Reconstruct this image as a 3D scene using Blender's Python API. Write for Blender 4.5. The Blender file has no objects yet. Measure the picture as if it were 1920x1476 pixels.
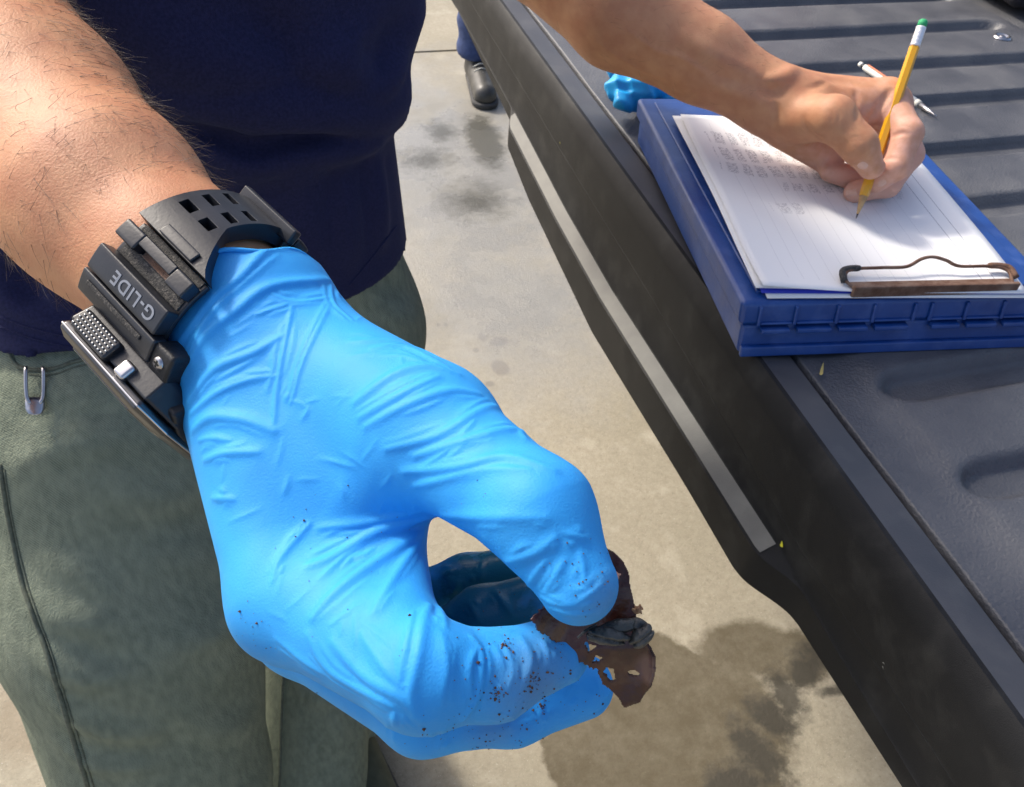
import bpy, bmesh, math, random
import numpy as np
from mathutils import Vector, Matrix

random.seed(7); rng = np.random.default_rng(7)
scene = bpy.context.scene
COL = scene.collection
PI = math.pi

# ------------------------------------------------------------------ camera
CX, CY, FPX = 960.0, 738.0, 1560.0
EYE = np.array([0.0, 0.0, 1.30])
def _axes():
    # world Y = tailgate edge, world X = bed ribs; both from the photograph's vanishing points
    a = np.array([940 - .7238*850 - CX, -850 - CY])
    t = -(a[0]*756 - a[1]*618 + FPX**2)/(a[0] - .058*a[1])
    b = np.array([756 + t, -618 - .058*t])
    ey = np.array([a[0], a[1], FPX]); ey /= np.linalg.norm(ey)
    ex = np.array([b[0], b[1], FPX]); ex /= np.linalg.norm(ex)
    ex -= ey*ex.dot(ey); ex /= np.linalg.norm(ex)
    return np.stack([ex, ey, np.cross(ex, ey)])
RW = _axes()
def P(x, y, d):                         # a point at depth d along the ray of a photo pixel
    return EYE + RW @ np.array([(x-CX)/FPX*d, (y-CY)/FPX*d, d])
def onax(x, y, ax, v):                  # ... where that ray meets a world plane
    r = RW @ np.array([(x-CX)/FPX, (y-CY)/FPX, 1.0])
    return EYE + r*((v-EYE[ax])/r[ax])
def onz(x, y, z): return onax(x, y, 2, z)

cam = bpy.data.cameras.new('camera'); cam_o = bpy.data.objects.new('camera', cam); COL.objects.link(cam_o)
cam.sensor_width = 36; cam.lens = 36*FPX/1920
cam.clip_start = .01; cam.clip_end = 500
m = Matrix.Identity(4)
for i in range(3):
    m[i][0] = RW[i, 0]; m[i][1] = -RW[i, 1]; m[i][2] = -RW[i, 2]; m[i][3] = EYE[i]
cam_o.matrix_world = m
cam.dof.use_dof = True; cam.dof.focus_distance = .245; cam.dof.aperture_fstop = 64
scene.camera = cam_o

# ------------------------------------------------------------------ light
TO_SUN = np.array([-.42, .60, .68]); TO_SUN /= np.linalg.norm(TO_SUN)
w = bpy.data.worlds.new('World'); scene.world = w; w.use_nodes = True
nt = w.node_tree; bg = nt.nodes['Background']
sky = nt.nodes.new('ShaderNodeTexSky'); sky.sky_type = 'NISHITA'; sky.sun_disc = False
sky.sun_elevation = math.asin(TO_SUN[2]); sky.sun_rotation = math.atan2(TO_SUN[0], TO_SUN[1])
sky.air_density = .8; sky.dust_density = 4.0; sky.ozone_density = .5
nt.links.new(sky.outputs[0], bg.inputs[0]); bg.inputs[1].default_value = .15
sun = bpy.data.lights.new('sun', 'SUN'); sun.energy = 2.1; sun.angle = math.radians(7.0); sun.color = (1, .93, .82)
sun_o = bpy.data.objects.new('sun', sun); COL.objects.link(sun_o)
sun_o.rotation_euler = Vector(TO_SUN).to_track_quat('Z', 'Y').to_euler(); sun_o.location = (-3, 4, 6)
scene.view_settings.view_transform = 'Standard'; scene.view_settings.look = 'None'
scene.view_settings.exposure = .82; scene.view_settings.gamma = 1
scene.cycles.max_bounces = 6; scene.cycles.caustics_reflective = False; scene.cycles.caustics_refractive = False

# ------------------------------------------------------------------ materials
MATS = {}
def mat(name, c1, c2=None, scale=40, rough=.6, bump=0, bscale=200, metal=0, rough2=None, detail=6, spec=.5,
        sss=0, ssr=(1, .3, .2), coat=0, stretch=None, c3=None, scale3=5, amt3=.5, bdetail=4, bdist=.001, lo=.35, hi=.65, spots=(), twill=0):
    M = bpy.data.materials.new(name); M.use_nodes = True; N = M.node_tree.nodes; L = M.node_tree.links
    b = N['Principled BSDF']; b.inputs['Roughness'].default_value = rough; b.inputs['Metallic'].default_value = metal
    b.inputs['Specular IOR Level'].default_value = spec; b.inputs['Coat Weight'].default_value = coat
    b.inputs['Base Color'].default_value = (*c1, 1)
    tc = N.new('ShaderNodeTexCoord'); src = tc.outputs['Object']
    if stretch:
        mp = N.new('ShaderNodeMapping'); mp.inputs['Scale'].default_value = stretch; L.new(src, mp.inputs[0]); src = mp.outputs[0]
    M['src'] = 1
    def noise(s, d=detail, r=.55):
        n = N.new('ShaderNodeTexNoise'); n.inputs['Scale'].default_value = s; n.inputs['Detail'].default_value = d
        n.inputs['Roughness'].default_value = r; L.new(src, n.inputs['Vector']); return n.outputs['Fac']
    def ramp(fac, a, z):
        r = N.new('ShaderNodeMapRange'); r.inputs[1].default_value = a; r.inputs[2].default_value = z; L.new(fac, r.inputs[0]); return r.outputs[0]
    def mix(f, a, c):
        x = N.new('ShaderNodeMix'); x.data_type = 'RGBA'
        L.new(f, x.inputs[0])
        for i, v in ((6, a), (7, c)):
            if isinstance(v, tuple): x.inputs[i].default_value = (*v, 1)
            else: L.new(v, x.inputs[i])
        return x.outputs[2]
    colr = None
    if c2:
        f = ramp(noise(scale), lo, hi); colr = mix(f, c1, c2)
        if rough2 is not None:
            r = N.new('ShaderNodeMapRange'); r.inputs[3].default_value = rough; r.inputs[4].default_value = rough2
            L.new(f, r.inputs[0]); L.new(r.outputs[0], b.inputs['Roughness'])
    if c3:
        f3 = ramp(noise(scale3, 5), .5, .5+.3); mm = N.new('ShaderNodeMath'); mm.operation = 'MULTIPLY'; mm.inputs[1].default_value = amt3
        L.new(f3, mm.inputs[0]); colr = mix(mm.outputs[0], colr if colr else c1, c3)
    for c_, r_, soft_, col_, amt_, rg_ in spots:          # a patch of other colour at one place on the thing
        mp = N.new('ShaderNodeMapping'); mp.vector_type = 'TEXTURE'; mp.inputs['Location'].default_value = c_; mp.inputs['Scale'].default_value = (r_,)*3
        L.new(tc.outputs['Object'], mp.inputs[0]); ln = N.new('ShaderNodeVectorMath'); ln.operation = 'LENGTH'; L.new(mp.outputs[0], ln.inputs[0])
        ad = N.new('ShaderNodeMath'); ad.operation = 'MULTIPLY_ADD'; ad.inputs[1].default_value = .8; L.new(noise(120, 4), ad.inputs[0]); L.new(ln.outputs['Value'], ad.inputs[2])
        mr = N.new('ShaderNodeMapRange'); mr.inputs[1].default_value = 1.4-soft_; mr.inputs[2].default_value = 1.4; mr.inputs[3].default_value = amt_; mr.inputs[4].default_value = 0; L.new(ad.outputs[0], mr.inputs[0])
        colr = mix(mr.outputs[0], colr if colr else c1, col_)
        if rg_ is not None:
            rr = N.new('ShaderNodeMapRange'); rr.inputs[3].default_value = rough; rr.inputs[4].default_value = rg_; L.new(mr.outputs[0], rr.inputs[0]); L.new(rr.outputs[0], b.inputs['Roughness'])
    if twill:
        wv = N.new('ShaderNodeTexWave'); wv.inputs['Scale'].default_value = twill; wv.inputs['Distortion'].default_value = 1.5; wv.inputs['Detail'].default_value = 2; wv.bands_direction = 'DIAGONAL'; L.new(src, wv.inputs['Vector'])
        mw = N.new('ShaderNodeMath'); mw.operation = 'MULTIPLY'; mw.inputs[1].default_value = .45; L.new(wv.outputs['Fac'], mw.inputs[0])
        colr = mix(mw.outputs[0], colr, tuple(min(1, q*1.9) for q in c2))
    if colr: L.new(colr, b.inputs['Base Color'])
    if sss:
        b.inputs['Subsurface Weight'].default_value = sss; b.inputs['Subsurface Radius'].default_value = ssr; b.inputs['Subsurface Scale'].default_value = .004
    if bump:
        bp = N.new('ShaderNodeBump'); bp.inputs['Strength'].default_value = bump; bp.inputs['Distance'].default_value = bdist
        L.new(noise(bscale, bdetail), bp.inputs['Height']); L.new(bp.outputs[0], b.inputs['Normal'])
    MATS[name] = M
    return M

M_SKIN = mat('skin', (.57, .28, .145), (.49, .215, .110), 70, .55, .45, 1100, sss=.12, c3=(.38, .14, .075), scale3=26, amt3=.5, bdist=.0006,
             spots=[((.52, .545, .955), .075, .5, (.70, .40, .31), .85, None)])
M_SKIN2 = M_SKIN
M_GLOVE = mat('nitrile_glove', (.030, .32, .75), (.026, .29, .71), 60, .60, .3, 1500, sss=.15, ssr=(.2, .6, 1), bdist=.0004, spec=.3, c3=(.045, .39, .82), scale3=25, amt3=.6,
              spots=[(tuple(P(905, 1125, .276)), .045, .5, (.012, .10, .14), .95, .25), (tuple(P(1010, 1285, .207)), .016, .9, (.16, .17, .15), .45, None), (tuple(P(930, 1385, .225)), .012, .9, (.16, .17, .15), .4, None), (tuple(P(1120, 1120, .196)), .008, .9, (.13, .13, .11), .4, None)])  # dark teal spot: shade painted onto the inner fingers, along with wet grime
M_GLOVE2 = mat('nitrile_loose', (.02, .42, .86), (.015, .36, .80), 60, .4, .2, 900, sss=.2, ssr=(.2, .6, 1))
M_SHIRT = mat('navy_cotton', (.011, .013, .046), (.018, .020, .066), 500, .9, .6, 1600, spec=.2, bdist=.0006)
M_SHIRT.node_tree.nodes['Principled BSDF'].inputs['Sheen Weight'].default_value = .10; M_SHIRT.node_tree.nodes['Principled BSDF'].inputs['Sheen Tint'].default_value = (.25, .3, .6, 1)
M_JEANS = mat('green_denim', (.10, .118, .090), (.185, .21, .155), 160, .9, 1.0, 700, spec=.15, c3=(.26, .28, .205), scale3=30, amt3=.5, bdist=.0012, twill=330, detail=10, stretch=(1, 1, .35))
M_JSEAM = mat('denim_seam', (.13, .15, .11), (.08, .09, .065), 300, .9, .6, 900)
M_DARK = mat('dark_gap', (.012, .013, .012), rough=.9)
M_PLASTIC = mat('tailgate_plastic', (.008, .0085, .0095), (.012, .0125, .0135), 14, .56, .5, 1500, c3=(.055, .055, .052), scale3=32, amt3=.45, bdist=.0006, rough2=.52, spec=.22)
M_SKYLIT_RIM = mat('skylit_dusty_plastic', (.040, .041, .046), (.060, .060, .066), 18, .40, .3, 900, c3=(.13, .13, .125), scale3=30, amt3=.4, bdist=.0004, spec=.7, rough2=.5)  # rim top: sky reflection painted in as paler grey, plus some dust
M_LEDGE = mat('skylit_dusty_ledge', (.115, .115, .105), (.15, .15, .135), 30, .6, .3, 900)  # ledge: light from the sky put into a paler colour, plus dust
M_LINER = mat('bed_liner', (.052, .055, .065), (.088, .091, .101), 14, .42, .9, 420, c3=(.12, .12, .118), scale3=7, amt3=.6, bdist=.0010, rough2=.52, spec=.7)
M_BLUE = mat('blue_plastic', (.003, .040, .20), (.006, .055, .25), 30, .34, .15, 300, c3=(.07, .13, .36), scale3=55, amt3=.5, spec=.6, rough2=.45)
M_RUST = mat('rusty_metal', (.13, .065, .04), (.22, .13, .09), 90, .75, .6, 500, metal=.35, c3=(.30, .24, .19), scale3=45, amt3=.7)
M_STEEL = mat('steel', (.55, .54, .55), (.42, .41, .42), 80, .28, metal=1)
M_RESIN = mat('black_resin', (.009, .011, .016), (.019, .021, .028), 60, .36, .15, 900, c3=(.07, .07, .065), scale3=70, amt3=.4, bdist=.0003)
M_RESIN2 = mat('dusty_resin', (.03, .03, .03), (.12, .11, .10), 900, .8, .5, 1500, lo=.5, hi=.7)
M_PRINT = mat('grey_print', (.22, .24, .28), rough=.6)
M_WHITE = mat('white_plastic', (.78, .76, .70), rough=.35)
M_YELLOW = mat('pencil_paint', (.72, .36, .012), rough=.3, coat=.4)
M_GREEN = mat('green_rubber', (.03, .38, .15), rough=.7)
M_FERR = mat('ferrule', (.75, .77, .82), rough=.35, metal=.5)
M_WOOD = mat('pencil_wood', (.58, .38, .19), (.48, .30, .14), 300, .8)
M_LEAD = mat('graphite', (.05, .05, .05), rough=.4)
M_ORANGE = mat('orange_plastic', (.65, .20, .10), rough=.4)
M_BROWN = mat('brown_leaf', (.036, .009, .005), (.072, .019, .010), 90, .27, .6, 300, c3=(.16, .10, .06), scale3=170, amt3=.4, bdist=.0007,
              spots=[(tuple(P(1222, 1255, .2115)), .005, .5, (.14, .075, .062), .9, None)])
M_SHELL = mat('grey_shell', (.016, .018, .018), (.045, .046, .040), 260, .34, .8, 700, c3=(.16, .15, .12), scale3=220, amt3=.5, bdist=.0006)
M_GRIT = mat('grit', (.16, .08, .04), (.05, .028, .018), 900, .9)
M_CRUMB = mat('crumb', (.42, .26, .13), (.25, .12, .06), 700, .8, .5, 900)
M_SHOE = mat('shoe_leather', (.035, .035, .034), (.07, .068, .06), 30, .45, .3, 300)
M_SOLE = mat('shoe_sole', (.05, .05, .05), rough=.8)
M_BJEANS = mat('blue_denim', (.05, .08, .20), (.03, .05, .13), 60, .9, .5, 900)
M_PALE = mat('pale_trim', (.55, .55, .50), (.4, .4, .37), 90, .6)
M_BLACKF = mat('black_fabric', (.010, .011, .016), (.02, .02, .03), 200, .8, .5, 900)
M_STRAW = mat('straw', (.45, .36, .12), rough=.7)
M_FLECK = mat('yellow_fleck', (.75, .70, .05), rough=.6)
M_HAIRM = mat('hair', (.045, .025, .015), rough=.5)
M_GLASS = mat('watch_glass', (.015, .016, .02), rough=.08, coat=.6)

# ------------------------------------------------------------------ object helpers
def link(o, parent=None):
    COL.objects.link(o)
    if parent is not None:
        o.parent = parent
        if parent.type == 'EMPTY': o.matrix_parent_inverse = Matrix.Translation(-parent.location)
    return o
def tag(o, label=None, cat=None, group=None, kind=None):
    for k, v in (('label', label), ('category', cat), ('group', group), ('kind', kind)):
        if v: o[k] = v
    return o
def empty(name, loc=(0, 0, 0)):
    o = bpy.data.objects.new(name, None); o.empty_display_size = .02; o.location = [float(v) for v in loc]
    return link(o)
def mk(name, V, F, material, parent=None, smooth=True):
    V = np.asarray(V, dtype=np.float32); me = bpy.data.meshes.new(name)
    if isinstance(F, np.ndarray):
        n = F.shape[1]; me.vertices.add(len(V)); me.vertices.foreach_set('co', V.ravel())
        me.loops.add(F.size); me.loops.foreach_set('vertex_index', F.astype(np.int32).ravel())
        me.polygons.add(len(F)); me.polygons.foreach_set('loop_start', np.arange(0, F.size, n, dtype=np.int32))
        me.polygons.foreach_set('loop_total', np.full(len(F), n, dtype=np.int32)); me.update(calc_edges=True)
    else:
        me.from_pydata([tuple(map(float, v)) for v in V], [], F); me.update()
    me.polygons.foreach_set('use_smooth', np.full(len(me.polygons), bool(smooth)))
    me.validate()
    me.materials.append(material)
    o = bpy.data.objects.new(name, me); return link(o, parent)
def from_bm(name, bm, material, parent=None, smooth=False, bevel=0, seg=2, sub=0):
    bmesh.ops.recalc_face_normals(bm, faces=bm.faces)
    me = bpy.data.meshes.new(name); bm.to_mesh(me); bm.free(); me.materials.append(material)
    for p in me.polygons: p.use_smooth = smooth
    o = link(bpy.data.objects.new(name, me), parent)
    if bevel:
        b = o.modifiers.new('bevel', 'BEVEL'); b.width = bevel; b.segments = seg; b.limit_method = 'ANGLE'; b.angle_limit = .6
        for p in me.polygons: p.use_smooth = True
        wn = o.modifiers.new('wn', 'WEIGHTED_NORMAL'); wn.keep_sharp = False
    if sub:
        s = o.modifiers.new('sub', 'SUBSURF'); s.levels = s.render_levels = sub
    return o
class Frame:
    def __init__(s, o, u, v, n=None):
        s.o = np.array(o, float); s.u = np.array(u, float); s.v = np.array(v, float)
        s.n = np.cross(s.u, s.v) if n is None else np.array(n, float)
    def __call__(s, a, b, c): return s.o + s.u*a + s.v*b + s.n*c
def boxf(bm, fr, a0, a1, b0, b1, c0, c1):
    vs = [bm.verts.new(fr(a, b, c)) for c in (c0, c1) for b in (b0, b1) for a in (a0, a1)]
    for q in ((0, 2, 3, 1), (4, 5, 7, 6), (0, 1, 5, 4), (2, 6, 7, 3), (0, 4, 6, 2), (1, 3, 7, 5)): bm.faces.new([vs[i] for i in q])
def box(name, fr, dims, material, parent=None, bevel=.001, seg=2):
    bm = bmesh.new(); boxf(bm, fr, *dims); return from_bm(name, bm, material, parent, bevel=bevel, seg=seg)
WF = Frame((0, 0, 0), (1, 0, 0), (0, 1, 0))
def tube(pts, rads, seg=10, flat=None, cap=True):
    pts = [np.array(p, float) for p in pts]; n = len(pts)
    if np.isscalar(rads): rads = [rads]*n
    V = []; F = []; prev = None
    for i, p in enumerate(pts):
        t = pts[min(i+1, n-1)]-pts[max(i-1, 0)]; t /= np.linalg.norm(t)
        if prev is None:
            a = np.array([0, 0, 1.]) if abs(t[2]) < .9 else np.array([1., 0, 0]); prev = np.cross(t, a)
        u = prev - t*prev.dot(t); u /= np.linalg.norm(u); v = np.cross(t, u); prev = u
        for k in range(seg):
            an = 2*PI*k/seg; V.append(p + (u*math.cos(an)+v*math.sin(an))*rads[i])
    for i in range(n-1):
        for k in range(seg):
            F.append((i*seg+k, i*seg+(k+1) % seg, (i+1)*seg+(k+1) % seg, (i+1)*seg+k))
    if cap: F.append(tuple(range(seg))[::-1]); F.append(tuple(range((n-1)*seg, n*seg)))
    return V, F
def tubeo(name, pts, rads, material, parent=None, seg=10, smooth=True):
    V, F = tube(pts, rads, seg); return mk(name, V, F, material, parent, smooth)
def spline(pts, n=8):
    pts = [np.array(p, float) for p in pts]; out = []
    q = [2*pts[0]-pts[1]] + pts + [2*pts[-1]-pts[-2]]
    for i in range(1, len(q)-2):
        for k in range(n):
            t = k/n; a, b, c, d = q[i-1:i+3]
            out.append(.5*((2*b)+(c-a)*t+(2*a-5*b+4*c-d)*t*t+(3*b-a-3*c+d)*t**3))
    out.append(pts[-1]); return out

# ------------------------------------------------------------------ implicit surfaces
def seg(p, a, b, ra, rb, n=None, s=1.0):
    ba = (b-a).astype(np.float32); pa = p - a.astype(np.float32)
    t = np.clip(pa @ ba/np.float32(ba @ ba), 0, 1); v = pa - t[:, None]*ba
    if n is not None: v = v + (v @ n.astype(np.float32))[:, None]*(n.astype(np.float32)*(np.float32(s)-1))
    return np.sqrt((v*v).sum(1)) - (ra + t*(rb-ra)).astype(np.float32)
def smin(a, b, k):
    h = np.clip(.5+.5*(b-a)/k, 0, 1); return b+(a-b)*h - k*h*(1-h)
def chain(p, pts, rads, k=.004, n=None, s=1.0):
    d = None
    for i in range(len(pts)-1):
        e = seg(p, pts[i], pts[i+1], rads[i], rads[i+1], n, s)
        d = e if d is None else smin(d, e, k)
    return d
class Folds:
    """raised or sunk lines on a surface, each a polyline of 3-D points with height and width"""
    def __init__(s, sharp=False): s.S = []; s.sharp = sharp
    def add(s, pts, h, w, taper=True):
        pts = [np.array(q, float) for q in pts]; L = [0]
        for i in range(1, len(pts)): L.append(L[-1]+np.linalg.norm(pts[i]-pts[i-1]))
        T = max(L[-1], 1e-6)
        hh = [h*(math.sin(PI*min(max(.12+.76*l/T, 0), 1)) if taper else 1) for l in L]
        for i in range(len(pts)-1): s.S.append((pts[i].astype(np.float32), pts[i+1].astype(np.float32), hh[i], hh[i+1], w))
    def apply(s, p, d):
        if not len(s.S): return d
        sub = np.nonzero(np.abs(d) < .012 if s.sharp else np.abs(d) < .04)[0]
        if not len(sub): return d
        ps = p[sub]; order = np.argsort(ps[:, 0], kind='stable'); sub = sub[order]; ps = ps[order]; xs_ = ps[:, 0]
        pm0, pm1 = ps.min(0), ps.max(0); hi_ = np.zeros(len(sub), np.float32); lo_ = np.zeros(len(sub), np.float32)
        for a, b, h0, h1, w in s.S:
            m0 = np.minimum(a, b)-2.6*w; m1 = np.maximum(a, b)+2.6*w
            if (m0 > pm1).any() or (m1 < pm0).any(): continue
            i0, i1 = np.searchsorted(xs_, (m0[0], m1[0]))
            if i1 <= i0: continue
            pq = ps[i0:i1]
            ix = np.nonzero((pq[:, 1] > m0[1]) & (pq[:, 1] < m1[1]) & (pq[:, 2] > m0[2]) & (pq[:, 2] < m1[2]))[0]
            if not len(ix): continue
            q = pq[ix]-a; ba = b-a; t = np.clip(q @ ba/max(float(ba @ ba), 1e-12), 0, 1); v = q-t[:, None]*ba
            s2 = (v*v).sum(1); g = (h0+t*(h1-h0))*(np.exp(-s2/(w*w)) if not s.sharp else np.exp(-(np.sqrt(s2+(.3*w)**2)-.3*w)/(.62*w)))
            ix += i0
            if h0+h1 > 0: hi_[ix] = np.maximum(hi_[ix], g)
            else: lo_[ix] = np.minimum(lo_[ix], g)
        out = d.copy(); out[sub] -= hi_+lo_
        return out
def trace_many(f, pix, d0=.12, d1=1.6):
    """first points where the rays of photo pixels meet the surface f (nan where they miss)"""
    pix = np.asarray(pix, float)
    r = np.stack([(pix[:, 0]-CX)/FPX, (pix[:, 1]-CY)/FPX, np.ones(len(pix))], 1); L = np.linalg.norm(r, axis=1); r = (r/L[:, None]) @ RW.T
    t = d0*L; live = np.ones(len(pix), bool)
    for _ in range(110):
        ix = np.nonzero(live)[0]
        if not len(ix): break
        e = f((EYE+r[ix]*t[ix, None]).astype(np.float32)).astype(float)
        done = e < .0002; live[ix[done]] = False
        t[ix[~done]] += np.maximum(e[~done]*.8, .0002); far = t[ix] > d1*L[ix]; live[ix[far]] = False; t[ix[far]] = np.nan
    return EYE+r*t[:, None]
def trace(f, px, py, d0=.12, d1=1.6):
    q = trace_many(f, [(px, py)], d0, d1)[0]; return None if np.isnan(q[0]) else q
def tracelines(f, polys, n=4, d0=.12, d1=1.6):
    pts = []; ids = []
    for i, poly in enumerate(polys):
        for q in spline([(a, b, 0) for a, b in poly], n): pts.append(q[:2]); ids.append(i)
    h = trace_many(f, pts, d0, d1); out = [[] for _ in polys]
    for i, q in zip(ids, h):
        if not np.isnan(q[0]): out[i].append(q)
    return out
def fold_all(F_, f, table, d0, d1, n=4):
    for q, (poly, h, w_) in zip(tracelines(f, [t[0] for t in table], n, d0, d1), table):
        # cut where a line jumps from one surface to another
        run = []
        for pnt in q:
            if run and np.linalg.norm(pnt-run[-1]) > .03*max(1, d1): F_.add(run, h, w_) if len(run) > 1 else 0; run = []
            run.append(pnt)
        if len(run) > 1: F_.add(run, h, w_)
def sdf_mesh(f, lo, hi, h, B=8, safety=1.0):
    lo = np.array(lo, float); hi = np.array(hi, float)
    nb = np.ceil((hi-lo)/h/B).astype(int)+1; n = nb*B
    G = np.empty(tuple(n), np.float32)
    bi = np.stack(np.meshgrid(*[np.arange(k) for k in nb], indexing='ij'), -1).reshape(-1, 3)
    cen = (lo+(bi*B+(B-1)/2)*h).astype(np.float32); dc = f(cen)
    G[:] = np.kron(np.where(dc < 0, -1, 1).reshape(tuple(nb)).astype(np.int8), np.ones((B, B, B), np.int8))
    act = bi[np.abs(dc) < .87*B*h*1.25*safety+.003*safety]
    off = np.stack(np.meshgrid(*[np.arange(B)]*3, indexing='ij'), -1).reshape(-1, 3)
    CH = 2500
    for i in range(0, len(act), CH):
        ix = (act[i:i+CH, None, :]*B+off[None]).reshape(-1, 3)
        G[ix[:, 0], ix[:, 1], ix[:, 2]] = f((lo+ix*h).astype(np.float32))
    S = G < 0
    cnt = np.zeros(tuple(n-1), np.int8)
    cs = [(a, b, c) for a in (0, 1) for b in (0, 1) for c in (0, 1)]
    for a, b, c in cs: cnt += S[a:n[0]-1+a, b:n[1]-1+b, c:n[2]-1+c]
    ci = np.stack(np.nonzero((cnt > 0) & (cnt < 8)), -1)
    vals = np.stack([G[ci[:, 0]+a, ci[:, 1]+b, ci[:, 2]+c] for a, b, c in cs], -1)
    pos = np.zeros((len(ci), 3)); num = np.zeros(len(ci))
    for i in range(8):
        for j in range(i+1, 8):
            if bin(i ^ j).count('1') != 1: continue
            va, vb = vals[:, i], vals[:, j]; mk_ = (va < 0) != (vb < 0)
            t = np.where(mk_, va/np.where(mk_, va-vb, 1), 0); ca = np.array(cs[i], float); cb = np.array(cs[j], float)
            pos += np.where(mk_[:, None], ca+t[:, None]*(cb-ca), 0); num += mk_
    V = lo+(ci+pos/num[:, None])*h
    m1, m2 = int(n[1]-1), int(n[2]-1)
    flat = (ci[:, 0].astype(np.int64)*m1+ci[:, 1])*m2+ci[:, 2]
    def vid(i, j, k): return np.searchsorted(flat, (i.astype(np.int64)*m1+j)*m2+k)
    quads = []
    for ax in range(3):
        o1, o2 = [(1, 2), (2, 0), (0, 1)][ax]
        sl0 = [slice(1, -1)]*3; sl1 = [slice(1, -1)]*3; sl0[ax] = slice(0, -1); sl1[ax] = slice(1, None)
        A = S[tuple(sl0)]; Bq = S[tuple(sl1)]
        e = np.stack(np.nonzero(A != Bq), -1); base = e.copy(); base[:, o1] += 1; base[:, o2] += 1
        inside = A[e[:, 0], e[:, 1], e[:, 2]]
        q = []
        for d1_, d2_ in ((-1, -1), (0, -1), (0, 0), (-1, 0)):
            bb = base.copy(); bb[:, o1] += d1_; bb[:, o2] += d2_; q.append(vid(bb[:, 0], bb[:, 1], bb[:, 2]))
        q = np.stack(q, -1); q = np.where(inside[:, None], q, q[:, ::-1]); quads.append(q)
    return V, np.concatenate(quads)
def join(parts):
    V = []; F = []; o = 0
    for v, q in parts: V.append(v); F.append(q+o); o += len(v)
    return np.concatenate(V), np.concatenate(F)

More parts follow.
